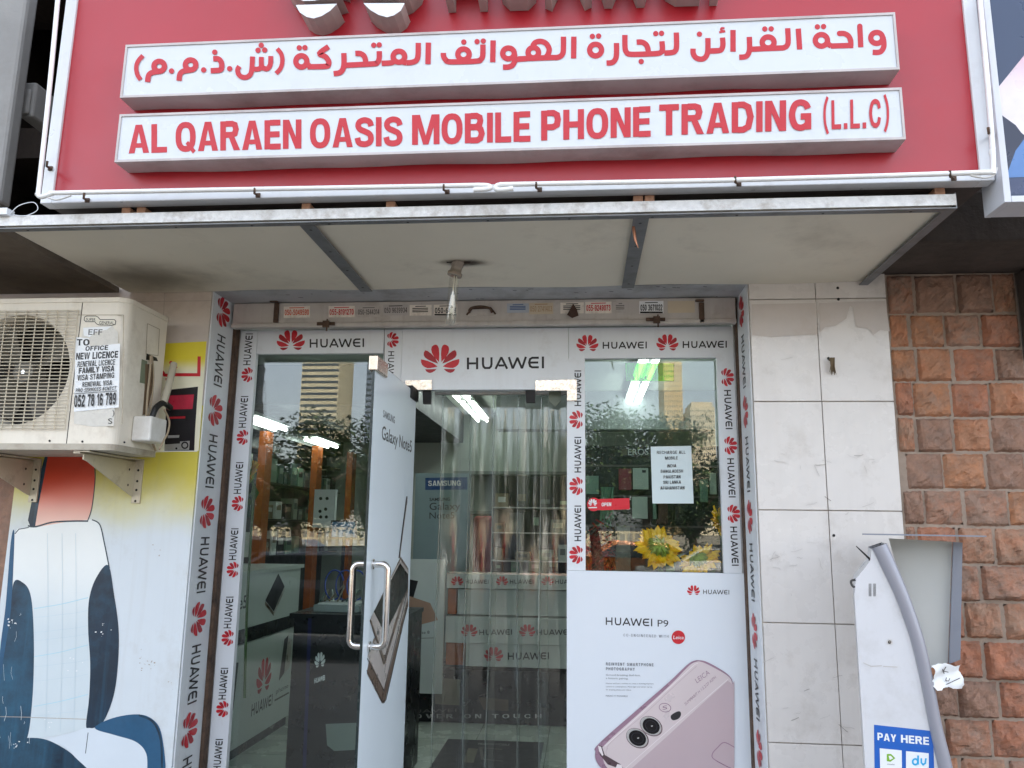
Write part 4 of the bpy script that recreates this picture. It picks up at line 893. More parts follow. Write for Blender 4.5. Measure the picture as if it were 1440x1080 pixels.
# torn paper stuck on the kiosk front
tp = thing('torn_poster', 'torn crumpled white paper stuck on the front of the payment kiosk', 'paper', tuple(W(1325, 945, -.3)))
mb = MB(m_paper); rs = random.Random(4)
o_ = kpl(-.01)((1311, 937)); U = kpl(.28)((1349, 932))-o_; V = kpl(-.01)((1316, 972))-o_
nx, ny = 12, 10; vs = []
for j in range(ny+1):
    for i in range(nx+1):
        a, b = i/nx, j/ny; ed = rs.uniform(-.03, .03) if i in (0, nx) or j in (0, ny) else 0
        vs.append(o_+U*(a+ed)+V*(b+ed-.1*math.sin(a*6))+Vector((.008*math.sin(b*7+a*3)+rs.uniform(-.002, .002), -.008*math.sin(a*9), 0)))
mb.add(vs, [(j*(nx+1)+i, j*(nx+1)+i+1, (j+1)*(nx+1)+i+1, (j+1)*(nx+1)+i) for j in range(ny) for i in range(nx)], None, True)
tm = lambda p, oo=0.: o_+U*p[0]+V*p[1]+Vector((-.002, -.012-oo, 0))
for P in ([(.30, .10), (.34, .34)], [(.44, .06), (.33, .22), (.50, .30)], [(.40, .5), (.36, .62), (.46, .66), (.52, .56)], [(.3, .8), (.9, .62)]): mb.stroke(P, .03, tm, m_black)
mb.build('sheet', tp)
# frayed wire tuft on the tiles
mb = MB(mk('frayed', (104, 88, 66), .8, var=.3)); rs = random.Random(2)
c_ = W(1169, 506, -.03)
for i in range(16):
    e = Vector((rs.uniform(-.014, .016), rs.uniform(-.01, .012), -rs.uniform(.04, .075)))
    mb.tube([c_+Vector((rs.uniform(-.008, .008), 0.012, 0)), c_+Vector((e[0]*.6, -.012, .006)), c_+e*.5+Vector((0, -.008, 0)), c_+e], [.003, .003, .0024, .001], 5)
tag(mb.build('frayed_wire', origin=c_), 'small tuft of frayed wire sticking out of the white tiles', 'wire')

# ------------------------------------------------------------------ roller shutter bottom rail and its stickers
HY = .20; hm = PY(HY)
shu = thing('roller_shutter', 'raised grey roller shutter with stickered bottom rail above the glass front', 'shutter', (-.5, HY, 2.45))
m_sh = mk('shutter_rail', (190, 184, 178), .6, .1, var=.1, vs=6, dirt=(130, 116, 104), da=.35, ds=5, streak=.25)
zr0, zr1 = W(690, 452, HY)[2], W(690, 428, HY)[2]
mb = MB(m_sh); mb.box(XL+.02, XR-.02, HY, HY+.04, zr0, 2.549); mb.box(XL+.02, XR-.02, HY-.012, HY+.03, zr0-.022, zr0-.0005); mb.build('bottom_rail', shu, bevel=.004)
for px in (388, 987):
    mb = MB(m_rust); c_ = W(px, 438, HY-.012); mb.box(c_[0]-.012, c_[0]+.012, HY-.012, HY-.001, c_[2]-.055, c_[2]+.045); mb.box(c_[0]-.03, c_[0]+.01, HY-.03, HY-.0125, c_[2]+.046, c_[2]+.056); mb.build('rail_bracket', shu, bevel=.002)
for px, py in ((458, 455), (922, 449)):
    mb = MB(m_rust); c_ = W(px, py, HY-.02); mb.box(c_[0]-.045, c_[0]+.045, HY-.022, HY-.0125, c_[2]-.008, c_[2]+.008); mb.box(c_[0]-.012, c_[0]+.02, HY-.035, HY-.0225, c_[2]-.022, c_[2]+.012); mb.tube([(c_[0]+.01, HY-.03, c_[2]+.02), (c_[0]+.01, HY-.03, c_[2]-.04)], .004, 8); mb.build('latch', shu, bevel=.002)
mb = MB(m_rust); c_ = W(676, 437, HY); mb.box(c_[0]-.065, c_[0]+.065, HY-.005, HY-.0005, c_[2]-.025, c_[2]+.02, m_sh); mb.stroke([(656, 443), (664, 434), (690, 433), (697, 442)], 2.5, PY(HY-.005), m_rust)
mb.tube(catmull([c_+Vector((-.055, -.006, -.01)), c_+Vector((-.045, -.03, .004)), c_+Vector((0, -.034, .012)), c_+Vector((.045, -.03, .004)), c_+Vector((.055, -.006, -.01))], 4), .006, 8); mb.build('pull_handle', shu)
m_snk = mk('sticker_stock', (228, 220, 208), .6, var=.08, vs=20, dirt=(150, 132, 116), da=.4, ds=15)
m_oran = mk('orange_print', (208, 84, 50), .6); m_gry = mk('faded_print', (110, 106, 104), .7); m_blu = mk('blue_print', (70, 96, 140), .6)
def sticker(x0, y0, x1, y1, txt, ink, lab, stock=None, extra=None, bo=.03):
    mb = MB(stock or m_snk); mp_ = PY(HY-.0004); sl = -.012*(x1-x0)
    mb.poly([(x0, y0), (x1, y0+sl), (x1, y1+sl), (x0, y1)], mp_, None, .0002)
    hh = y1-y0
    if txt: boldtext(mb, txt, (x0+1.5, y1-hh*.22), (x1-1.5, y1-hh*.22+sl), (0, -hh*.5), mp_, ink, .12 if bo < .02 else .18)
    mb.stroke([(x0+8, y0+hh*.13), (x1-8, y0+hh*.13+sl)], 1.1, mp_, ink)
    if extra == 'bar': mb.rect(x0+1, y1-hh*.16, x1-1, y1-hh*.02, mp_, ink)
    if extra == 'lines':
        for k_ in range(3): mb.stroke([(x0+4, y0+hh*(.32+.16*k_)), (x1-5, y0+hh*(.32+.16*k_)+sl)], 1.2, mp_, ink)
    tag(mb.build('number_sticker', origin=W((x0+x1)/2, (y0+y1)/2, HY)), lab, 'sticker', 'stickers on the shutter rail')
sticker(399, 431, 436, 447, '050-5049590', m_oran, 'sticker with orange phone number, leftmost on the shutter rail')
sticker(462, 430.5, 499, 446.5, '055-8191270', m_red, 'pale sticker with red phone number second from the left on the shutter rail')
sticker(502, 431, 535, 446, '050-1544314', m_gry, 'faded grey number sticker right of the red one on the shutter rail', m_sh)
sticker(539, 428.5, 574, 443.5, '050 9639934', m_black, 'sticker with thin black number left of the black barred one', mk('sticker_grey', (182, 176, 172), .6, var=.08), bo=.01)
sticker(576, 429, 607, 444, None, m_black, 'sticker of black text lines left of the hanging bulb', None, 'lines')
sticker(610, 428.5, 643, 444, '050-6418', m_black, 'black number sticker partly behind the hanging bulb', None, 'bar')
sticker(713, 427, 744, 440, None, m_blu, 'blue printed sticker right of the pull handle', mk('sticker_pale_blue', (170, 178, 188), .6, var=.1), 'lines')
sticker(744, 426, 778, 442, '050 2741403', mk('tan_print', (172, 140, 110), .7), 'beige sticker with faded tan number', mk('sticker_beige', (196, 182, 158), .65, var=.08), bo=.0)
sticker(788, 425.5, 821, 441, None, m_black, 'small black and blue sticker behind the hanging rag', None, 'lines')
sticker(823, 424.5, 860, 441, '055-9249073', m_red, 'pale sticker with red phone number right of the hanging rag')
sticker(862, 425, 883, 440, None, m_gry, 'faded grey sticker right of the red number by the rag', m_sh, 'lines')
sticker(899, 423.5, 933, 441, '050 3671022', m_black, 'white sticker with bold black number near the right end of the rail', m_paper, 'bar')
sticker(939, 423.5, 977, 440, None, mk('sticker_beige', (196, 182, 158), .65, var=.08), 'blank beige sticker, rightmost on the shutter rail', mk('sticker_beige', (196, 182, 158), .65, var=.08))
mb = MB(mk('rag', (70, 52, 44), .95, var=.3)); c_ = W(806, 427, HY-.012)
mb.add([c_+Vector(v) for v in ((0, 0, .0), (.018, -.006, -.03), (.026, .0, -.06), (-.005, -.012, -.075), (-.03, 0, -.055), (-.012, -.008, -.025), (0, .01, -.04))], [(0, 1, 5), (1, 2, 3), (1, 3, 5), (3, 4, 5), (0, 1, 6), (1, 2, 6), (4, 5, 6), (0, 5, 6), (3, 4, 6), (2, 3, 6)])
tag(mb.build('hanging_rag', origin=c_), 'small dark brown rag hanging on the shutter rail', 'rag')

# ------------------------------------------------------------------ glass shopfront with printed bands
sf = thing('shopfront', 'glass shopfront framed in white bands of red emblems and black lettering', 'shopfront', (-.5, YF, 0))
fm = PY(YF)
m_glass = glassy('window_glass', (.88, .93, .91), .072)
def bx(mb, xa, ya, xb, yb, th=.03, Yp=YF, mat=None):
    a, b = W(xa, ya, Yp), W(xb, yb, Yp); mb.box(a[0], b[0], Yp, Yp+th, a[2], b[2], mat); return a, b
ZT = W(700, 462, YF)[2]
Xs = {k: W(*p, YF)[0] for k, p in dict(l0=(339, 462), l1=(363, 462), s0=(540, 480), t0=(565, 500), t1=(799.5, 500), m1=(823, 600), r0=(1008.5, 540), r1=(1031, 470), d1=(797, 700)).items()}
zl = W(450, 497, YF)[2]; ztr = W(680, 548, YF)[2]; zrt = W(910, 503.5, YF)[2]; zpo = W(920, 804, YF)[2]
def band(x0, x1, z0, z1, draw, y=YF, th=.03):
    mb = MB(m_white); mb.box(x0+.001, x1-.001, y, y+th, z0, z1); draw(mb)
    return mb.build('logo_band', sf)
E_ = [m_red, m_red2]
def ccw(mb, x, y, wd, x_of=lambda y: 0): emblem(mb, (x+wd*.36, y), (0, -wd), (-wd, 0), fm, E_, .0004)
def d_left(mb):
    xl = lambda y: 339.5-.0734*(y-527)
    for y in (527, 615, 708, 801, 897, 997, 1097):
        x = 347-.0734*(y-527)+.5; wd = 21+ (y-527)*.004
        emblem(mb, (x+wd*.36, y), (wd*.073, -wd), (-wd, 0), fm, E_, .0004)
        wordmark(mb, (x+5-.4, y-13.5), (x+5+3.4, y-58), (-10.3, 0), fm, m_black, .18, .0004)
    mb.stroke([(339.5, 463), (363.5, 462)], .8, fm, m_black, .0004)
band(Xs['l0'], Xs['l1'], 0, ZT, d_left)
def d_tl(mb):
    emblem(mb, (409, 492.5), (39.5, -.5), (0, -38), fm, E_, .0004); wordmark(mb, (435.5, 489), (512, 488), (0, -12.2), fm, m_black, .18, .0004)
band(Xs['l1'], Xs['s0'], zl, ZT, d_tl)
def d_sm(mb):
    emblem(mb, (544.5, 478), (0, 22), (22, 0), fm, E_, .0004); wordmark(mb, (546, 494), (545, 540), (8.5, 0), fm, m_black, .18, .0004)
    mb.stroke([(540.5, 463), (540.5, 560)], .7, fm, m_black, .0004)
band(Xs['s0'], Xs['t0'], 0, ZT, d_sm)
def d_tr(mb):
    f2 = PY(YF-.003); emblem(mb, (619, 524.5), (54, -.4), (0, -54), f2, E_, .0004); wordmark(mb, (656.5, 519.5), (765, 518), (0, -16.6), f2, m_black, .18, .0004)
band(Xs['t0'], Xs['t1'], ztr, ZT, d_tr, YF-.003, .05)
def d_rt(mb):
    for x in (826, 938.5):
        emblem(mb, (x, 494-(x-826)*.008), (31, -.2), (0, -31), fm, E_, .0004); wordmark(mb, (x+21.5, 490.5-(x-826)*.009), (x+83.5, 490-(x-826)*.009), (0, -9.6), fm, m_black, .19, .0004)
band(Xs['t1'], Xs['r1'], zrt, ZT, d_rt)
def d_mid(mb):
    for y in (590, 683.5, 780):
        emblem(mb, (819.5, y), (0, -25.5), (-25.5, 0), fm, E_, .0004); wordmark(mb, (817.3, y-19), (817.3, y-69), (-9.4, 0), fm, m_black, .19, .0004)
band(Xs['d1'], Xs['m1'], zpo, zrt, d_mid)
def d_right(mb):
    for y in (530.5, 626.5, 722.5):
        dx = .045*(y-530); emblem(mb, (1014.3+dx, y), (1.1, 25.5), (24, 0), fm, E_, .0004); wordmark(mb, (1018+dx, y+18), (1020.5+dx, y+73), (9.6, 0), fm, m_black, .19, .0004)
band(Xs['r0'], Xs['r1'], zpo, zrt, d_right)
mb = MB(m_glass); mb.box(Xs['l1']-.01, Xs['s0']+.01, YF+.036, YF+.044, 0.01, zl+.01); mb.build('window_pane', sf)
mb = MB(m_glass); mb.box(Xs['m1']-.01, Xs['r0']+.01, YF+.036, YF+.044, zpo-.05, zrt+.01); mb.build('window_pane', sf)
mb = MB(m_alu); mb.box(XL+.0005, Xs['l0']-.0005, YF+.005, YF+.05, 0, ZT+.02); mb.box(Xs['r1']+.0005, XR-.001, YF+.005, YF+.05, 0, ZT+.02); mb.box(XL+.05, XR-.02, YF-.03, YF+.08, ZT+.0205, 2.56)
mb.box(Xs['l1']+.012, Xs['s0'], YF+.03, YF+.05, .0, .0095)
mb.build('metal_frame', sf, bevel=.002)
m_pch = mk('patch_steel', (206, 190, 172), .22, .85, var=.15, vs=40, dirt=(150, 110, 80), da=.3, ds=30)  # warm reflections put into the chrome's colour as tan tint and brown blotches
def patch(P, Y0, th, name='patch_fitting', mat=m_pch):
    MB(mat).prism([W(*p, Y0) for p in P], (0, th, 0)).build(name, sf, bevel=.002)
patch([(753, 535), (811, 533.5), (811, 563), (797.5, 563), (797.5, 549), (753, 549)], YF-.016, .012)
patch([(570, 535), (607, 534), (607, 548), (570, 548)], YF-.016, .012)
patch([(739, 549), (752.5, 549), (752.5, 566), (740, 566)], YF+.01, .02, 'door_stop', m_dark); patch([(594, 549), (606, 549), (606, 568), (595, 568)], YF+.01, .02, 'pivot_strap', m_dark)
patch([(772, 549), (789, 549), (789, 564), (781, 572), (772, 564)], YF+.06, .01, 'door_sensor', mk('sensor', (98, 106, 90), .5))
# poster boarding the lower right
q_ = lambda x, y: (790+x/3.725, 790+y/3.725)
po = thing('phone_poster', 'large white poster of a rose gold phone below the right window', 'poster', (.35, YF, 0))
mb = MB(mk('poster_white', (224, 230, 236), .32, var=.015, vs=2, even=True)); PYY = YF-.006; pm = PY(PYY)
xa, xb = W(797, 900, PYY)[0], W(1046.5, 812, PYY)[0]
mb.box(xa, xb, PYY, PYY+.03, 0, zpo-.001)
m_ink = mk('poster_ink', (40, 38, 42), .4); m_gink = mk('poster_grey', (120, 124, 130), .4)
emblem(mb, q_(690, 174), (18.2, .1), (0, -18.5), pm, E_, .0004); wordmark(mb, q_(740, 169), q_(877, 171), (0, -6.2), pm, m_ink, .17, .0004)
wordmark(mb, q_(230, 331), q_(474, 338), (0, -10.8), pm, m_ink, .17, .0004); mb.text('P9', q_(502, 339), q_(558, 341), (0, -10), pm, m_ink)
boldtext(mb, 'CO-ENGINEERED WITH', q_(322, 391), q_(560, 398), (0, -3.9), pm, m_gink, .11, .3)
mb.disc(q_(610, 395), 9.4, 9.6, pm, m_red, 28); mb.text('Leica', q_(583, 404), q_(638, 405), (.8, -5), pm, m_paper, bold=.01)
boldtext(mb, 'REINVENT SMARTPHONE', q_(231, 542), q_(480, 547), (0, -4.2), pm, m_gink, .18, .3); boldtext(mb, 'PHOTOGRAPHY', q_(231, 567), q_(382, 570), (0, -4.1), pm, m_gink, .18, .3)
for s_, x1_, y_, k_ in (('Ground-breaking dual-lens,', 412, 596, 2.6), ('a historic pairing.', 348, 613, 2.6), ('Huawei and Leica combine to create a stunning dual-lens', 480, 639, 2.0), ('camera in a smartphone. More light and better clarity,', 474, 656, 2.0), ('for amazing photos and videos.', 364, 672, 2.0), ('MAKE IT POSSIBLE', 345, 705, 2.2)):
    mb.text(s_, q_(231, y_), q_(x1_, y_+2), (0, -k_), pm, m_gink)
m_rose = mk('rose_gold', (196, 176, 180), .35, .1, var=.03, vs=2); m_rose2 = mk('rose_light', (216, 202, 202), .35, .1, var=.02); m_rose3 = mk('rose_edge', (160, 128, 146), .3, .2, var=.05); m_rose4 = mk('rose_shine', (236, 226, 226), .3)
Q = lambda L: [q_(*p) for p in L]
mb.poly(Q(catmull([(692, 518), (722, 515), (760, 524), (830, 562), (880, 600), (896, 640), (899, 720), (899, 900), (899, 1060), (899, 1112), (892, 1119), (600, 1120), (300, 1120), (215, 1085), (180, 1040), (176, 995), (195, 950), (420, 752), (560, 630), (655, 540)], 5, True)), pm, m_rose3)
mb.poly(Q(catmull([(700, 524), (735, 525), (800, 556), (872, 600), (892, 640), (896, 720), (896, 900), (896, 1060), (896, 1112), (890, 1119), (600, 1120), (330, 1120), (240, 1080), (212, 1010), (222, 960), (430, 770), (570, 642), (662, 548)], 5, True)), pm, m_rose2)
mb.poly(Q([(868, 622), (893, 640), (903, 622), (903, 1120), (322, 1120), (380, 1068), (560, 905), (740, 738)]), pm, m_rose)
mb.stroke(Q([(226, 965), (430, 780), (600, 625), (690, 542), (712, 532)]), 1., pm, m_rose4, smooth=4); mb.stroke(Q([(235, 985), (262, 940), (440, 790), (620, 622), (706, 546)]), .7, pm, m_rose, smooth=4)
mb.stroke(Q([(316, 1095), (560, 880), (872, 612)]), .8, pm, m_rose4); mb.stroke(Q([(240, 975), (232, 1000), (250, 1030), (330, 1080)]), .6, pm, m_rose, smooth=4)
mb.poly(Q([(195, 958), (210, 965), (225, 1010), (310, 1060), (325, 1090), (240, 1060), (200, 1010)]), pm, mk('rose_dark', (84, 66, 72), .3)); mb.poly(Q([(190, 962), (206, 968), (218, 1010), (212, 1016), (195, 990)]), pm, m_rose4); mb.poly(Q([(290, 1058), (312, 1062), (326, 1110), (270, 1110)]), pm, m_rose4)
an = math.radians(34)
for cx, cy in ((468, 860), (396, 923)):
    c_ = q_(cx, cy)
    mb.disc(c_, 17.2, 12.8, pm, mk('lens_edge', (130, 112, 116), .25, .4), 30, rot=an); mb.disc((c_[0]-.6, c_[1]-.5), 16, 11.6, pm, m_alu, 30, rot=an); mb.disc((c_[0], c_[1]-.2), 12.8, 10.4, pm, mk('lens_black', (16, 16, 20), .15), 30, rot=an); mb.ring((c_[0], c_[1]-.2), 8.6, 7, .7, pm, mk('lens_ring', (44, 44, 50), .2), rot=an); mb.disc((c_[0]+1, c_[1]-.2), 1.5, 1, pm, m_alu, 8, rot=-.3)
mb.poly(Q(catmull([(570, 808), (580, 796), (605, 783), (620, 784), (624, 800), (612, 820), (588, 829), (574, 824)], 3, True)), pm, m_ink)
mb.ring(q_(540, 763), 8.2, 6, .9, pm, m_rose3, rot=.2); mb.text('S', q_(528, 775), q_(552, 770), (-.3, -5.6), pm, m_rose3)
mb.text('LEICA', q_(708, 636), q_(776, 586), (-3.5, -6.5), pm, m_rose3, bold=-.005); mb.text('SUMMARIT H 1:2.2/27 ASPH', q_(648, 752), q_(808, 608), (-2, -3.6), pm, m_rose3)
mb.stroke(Q([(903, 970), (850, 945), (815, 972), (788, 1005), (800, 1035), (903, 1090)]), 1.3, pm, m_rose3, smooth=5)
mb.build('poster_sheet', po)
# papers and stickers on the right pane
gy = YF+.0352; gmap = PY(gy)
mb = MB(mk('pale_paper', (206, 220, 222), .6, var=.02)); mb.prism([W(*p, gy) for p in ((915, 628), (972, 627), (975.5, 708), (917.5, 708))], (0, .0006, 0))
for s_, a, b, y in (('RECHARGE ALL', 923.5, 964, 638.5), ('MOBILE', 935, 953, 646.5), ('INDIA', 938, 951, 657.5), ('BANGLADESH', 929, 960.5, 665), ('PAKISTAN', 933, 957, 673), ('SRI LANKA', 932.5, 957.5, 680.5), ('AFGHANISTAN', 928.5, 962.5, 688.5)): boldtext(mb, s_, (a, y), (b, y-.4), (0, -4.4), gmap, m_black, .15)
tag(mb.build('paper_notice', origin=W(945, 668, gy)), 'pale paper notice listing five countries taped on the right window', 'notice')
mb = MB(mk('open_red', (206, 16, 40), .3, var=.04)); Pc = [(885, 700.5), (885.5, 716), (846, 717.5)]+[(835+9.6*math.cos(a), 709.3+9.6*math.sin(a)) for a in [math.radians(55+i*16) for i in range(17)]]+[(846, 701.5)]
mb.prism([W(*p, gy) for p in Pc], (0, .0005, 0)); emblem(mb, (833.5, 711), (12.5, 0), (0, -12.5), gmap, [m_paper]); mb.stroke([(827.5, 714), (839.5, 713.6)], 1.6, gmap, m_paper); boldtext(mb, 'OPEN', (846, 712), (859.5, 711.6), (0, -5), gmap, m_paper, .2)
tag(mb.build('open_sticker', origin=W(850, 709, gy)), 'red sticker reading OPEN with white flower emblem on the right window', 'sticker')
g3 = glassy('green_film', (.28, .86, .12), .05, haze=.25, hazecol=(60, 190, 40)); gy2 = YF+.05
mb = MB(g3); mb.prism([W(*p, gy2) for p in ((879, 510), (948, 511), (948, 536), (880, 536))], (0, .002, 0)); tag(mb.build('green_sheet', origin=W(912, 523, gy2)), 'translucent green plastic sheet at the top of the right window', 'plastic sheet')

# ------------------------------------------------------------------ the open glass door
DX = -.813; DY0, DY1 = -.505, .285; DZ = 2.105
dr = thing('glass_door', 'open glass door covered with a white phone advertisement', 'door', (DX, DY1, 0))
mb = MB(mk('door_edge', (34, 44, 44), .25, var=.1)); mb.box(DX-.006, DX+.004, DY0, DY1, .01, DZ); mb.build('glass_leaf', dr, bevel=.001)
pf = DX+.0048; dm = PX(pf, 1)
mb = MB(mk('door_print', (216, 226, 232), .32, var=.02, vs=2, even=True)); mb.box(DX+.0041, pf, DY0+.003, DY1-.003, .012, DZ-.002)
def tw(s_, p, q, cap, mat, bold=0.):
    a, b = WX(*p, pf), WX(*q, pf); mb.text(s_, (a[1], a[2]), (b[1], a[2]), (0, cap), FR((pf, 0, 0), (0, 1, 0), (0, 0, 1), (1, 0, 0)), mat, bold=bold, o=.0004)
zz = WX(537, 630, pf)[2]
tw('SAMSUNG', (538.5, 586), (555, 594), .030, m_gink, .03); tw('Galaxy Note5', (536.5, 617), (578.5, 637), .058, m_ink, .01)
F4 = lambda L: [(480+x/3.6, 780+y/3.6) for x, y in L]
br1 = mk('bronze', (132, 112, 98), .3, .5, var=.1); br2 = mk('bronze_light', (198, 190, 184), .3, .3, var=.05); scr = mk('screen_black', (24, 22, 22), .2)
mb.stroke([(572, 698), (566, 745), (561, 785)], 1.8, dm, m_ink); mb.stroke([(573, 700), (567, 745), (562, 785)], .7, dm, br2)
mb.poly(F4([(135, 560), (160, 430), (230, 330), (338, 150), (338, 260), (305, 380), (218, 750), (205, 752), (128, 600)]), dm, br1); mb.poly(F4([(132, 515), (155, 450), (225, 380), (335, 190), (335, 220), (300, 350), (216, 685)]), dm, br2)
mb.stroke(F4([(130, 525), (214, 690), (330, 200)]), 1., dm, m_ink); mb.stroke(F4([(128, 585), (210, 752), (225, 735), (330, 270)]), 1., dm, m_ink)
mb.poly(F4([(143, 335), (163, 290), (300, 10), (338, 70), (338, 150), (222, 548), (212, 560)]), dm, br1); mb.poly(F4([(148, 325), (165, 288), (298, 25), (336, 80), (336, 120), (222, 505), (212, 508)]), dm, br2)
mb.poly(F4([(163, 288), (297, 42), (337, 100), (335, 170), (220, 402)]), dm, scr); mb.disc(F4([(184, 395)])[0], 1.6, 3, dm, m_ink, 8); mb.stroke(F4([(146, 340), (212, 545), (222, 520), (262, 390)]), 1., dm, m_ink)
mb.build('advert_print', dr)
MB(m_pch).box(DX-.020, DX+.016, DY0-.006, DY0+.16, DZ-.045, DZ+.014).build('patch_fitting', dr, bevel=.003); MB(m_pch).box(DX-.020, DX+.016, DY1-.14, DY1+.004, DZ-.045, DZ+.014, m_dark).build('patch_fitting', dr, bevel=.003)
hz0, hz1 = WX(535, 899, DX)[2], WX(535, 791, DX)[2]; hy = WX(519, 845, DX)[1]-.0
for s_ in (1, -1):
    X0 = DX+.006*s_; mb = MB(m_chrome); c = .013; hx = .062
    path = [(X0, hy, hz1)]+[(X0+s_*(hx-.025+.025*math.sin(t)), hy-.0, hz1-.025+.025*math.cos(t)) for t in [math.pi/2*i/5 for i in range(6)]]+[(X0+s_*(hx-.025+.025*math.cos(t)), hy, hz0+.025-.025*math.sin(t)) for t in [math.pi/2*i/5 for i in range(6)]]+[(X0, hy, hz0)]
    mb.tube(path, c, 14)
    for z in (hz0, hz1): mb.tube([(X0, hy, z), (X0+s_*.006, hy, z)], .02, 16)
    mb.build('handle', dr)

# ------------------------------------------------------------------ strip curtain in the doorway
cu = thing('strip_curtain', 'clear plastic strip curtain hanging in the right part of the doorway', 'strip curtain', (-.4, .43, 2.1))
m_strip = glassy('clear_plastic', (.90, .92, .90), .05, haze=.014, bump=.22, hazecol=(226, 222, 208), rough=.05); m_edge = glassy('edge_highlight', (.7, .76, .74), .12, haze=.35, hazecol=(226, 226, 216), rough=.1)  # pale streaks stand in for reflections; bright edge colour paints the edge highlights
for i, (xa, xb) in enumerate(((616, 664), (657, 700), (690, 736), (727, 770), (760, 799))):
    y = .40+.010*(i % 2); a, b = W(xa, 800, y)[0], W(xb, 800, y)[0]; mb = MB(m_strip); nx, nz = 10, 30; rs = random.Random(40+i); ph = rs.uniform(0, 6); vs = []
    for side_ in (0, .002):
        for j in range(nz+1):
            for k in range(nx+1):
                t = k/nx; z = lerp(.03, 2.115, j/nz); low = (1-j/nz)
                vs.append((lerp(a, b, t)+.012*low*math.sin(z*2.2+ph), y+side_+.012*math.sin(math.pi*t)+.012*low*math.sin(z*3.1+ph+t*2), z))
    o_ = (nx+1)*(nz+1)
    F = [(j*(nx+1)+k, j*(nx+1)+k+1, (j+1)*(nx+1)+k+1, (j+1)*(nx+1)+k) for j in range(nz) for k in range(nx)]
    mb.add(vs, F, None, True)
    mb.v = mb.v[:o_]; se_ = [mb.v[j*(nx+1)+k] for k in (0,) for j in range(nz+1)]; mb.build('strip', cu)
    ob = [c for c in cu.children][-1]; so2 = ob.modifiers.new('thick', 'SOLIDIFY'); so2.thickness = .002; MB(m_edge).tube(se_, .0035, 6).build('strip_edge_highlight', ob, origin=ROOTLOC[ob.name])
MB(m_alu).box(W(612, 560, .41)[0], W(800, 560, .41)[0], .395, .425, 2.117, 2.15).build('hanging_rail', cu)

# ------------------------------------------------------------------ inside the shop
BY = 4.85; RX0, RX1 = -2.75, 1.15; RZ = 2.66
m_floor = mk('floor_tile', (196, 206, 196), .25, var=.04, vs=2, spec=.6)
mb = MB(mk('floor_grout', (92, 100, 96), .8)); mb.box(RX0, RX1, .31, BY, -.095, -.003)
for i in range(8):
    for j in range(9): mb.box(RX0+.012+.5*i, RX0+.5*i+.506, .32+.5*j, .32+.5*j+.494, -.003, 0, m_floor)
struct(mb.build('shop_floor'))
m_iw = mk('shop_wall', (176, 184, 178), .7, var=.05); m_cl = mk('shop_ceiling', (214, 220, 212), .7, var=.03)
mb = MB(m_iw); mb.box(RX0-.1, RX0, .31, BY, 0, RZ); mb.box(RX1, RX1+.1, .31, BY, 0, RZ); mb.box(RX0-.1, RX1+.1, BY, BY+.1, 0, RZ); mb.box(XR, RX1, .305, .40, 0, RZ); mb.box(RX0, XL, .305, .40, 0, RZ)
mb.box(RX0-.1, RX1+.1, .345, BY+.1, RZ, RZ+.1, m_cl); mb.box(XL, XR, .39, .42, ZT+.14, RZ-.001, m_cl)
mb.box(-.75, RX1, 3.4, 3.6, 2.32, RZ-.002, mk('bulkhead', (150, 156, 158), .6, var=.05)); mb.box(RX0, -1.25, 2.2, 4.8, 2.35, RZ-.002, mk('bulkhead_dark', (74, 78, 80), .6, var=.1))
mb.build('interior_wall', bld)
TUBE = mk('lit_tube', (255, 255, 250), .5, var=0, emit=((244, 255, 248), 1.9))
m_fix = mk('fixture_white', (225, 228, 225), .5, var=.03)
def fixture(x, y, lab, L=1.2, z=2.56):
    t = thing('ceiling_light', lab, 'light', (x, y, z), 'fluorescent ceiling lights')
    MB(m_fix).box(x-.07, x+.07, y-L/2, y+L/2, z+.025, z+.05).box(x-.012, x+.012, y-L/2, y+L/2, z+.005, z+.025).build('fixture_body', t)
    for s_ in (-1, 1): MB(TUBE).tube([(x+s_*.045, y-L/2+.03, z), (x+s_*.045, y+L/2-.03, z)], .014, 10).build('lamp_tube', t)
xm, xr = WZ(650, 560, 2.56)[0], WZ(905, 530, 2.56)[0]
for y, l_ in ((2.75, 'nearest'), (4.05, 'farthest')): fixture(xm, y, l_+' twin fluorescent ceiling light seen above the strip curtain')
for y, l_ in ((1.75, 'nearest'), (3.1, 'farthest')): fixture(xr, y, l_+' twin fluorescent ceiling light seen through the right window')
for y, l_ in ((2.35, 'nearest'), (3.7, 'farthest')): fixture(-2.42, y, l_+' fluorescent ceiling light above the cabinets in the left window', L=.7, z=2.22)
m_cw = mk('counter_white', (206, 212, 210), .35, var=.03); m_cd = mk('counter_dark', (28, 30, 34), .3, var=.15); m_woodp = mk('orange_wood', (176, 92, 40), .4, var=.2, vs=20)
m_shelf = mk('cabinet_dark', (30, 36, 34), .4, var=.2, vs=6)
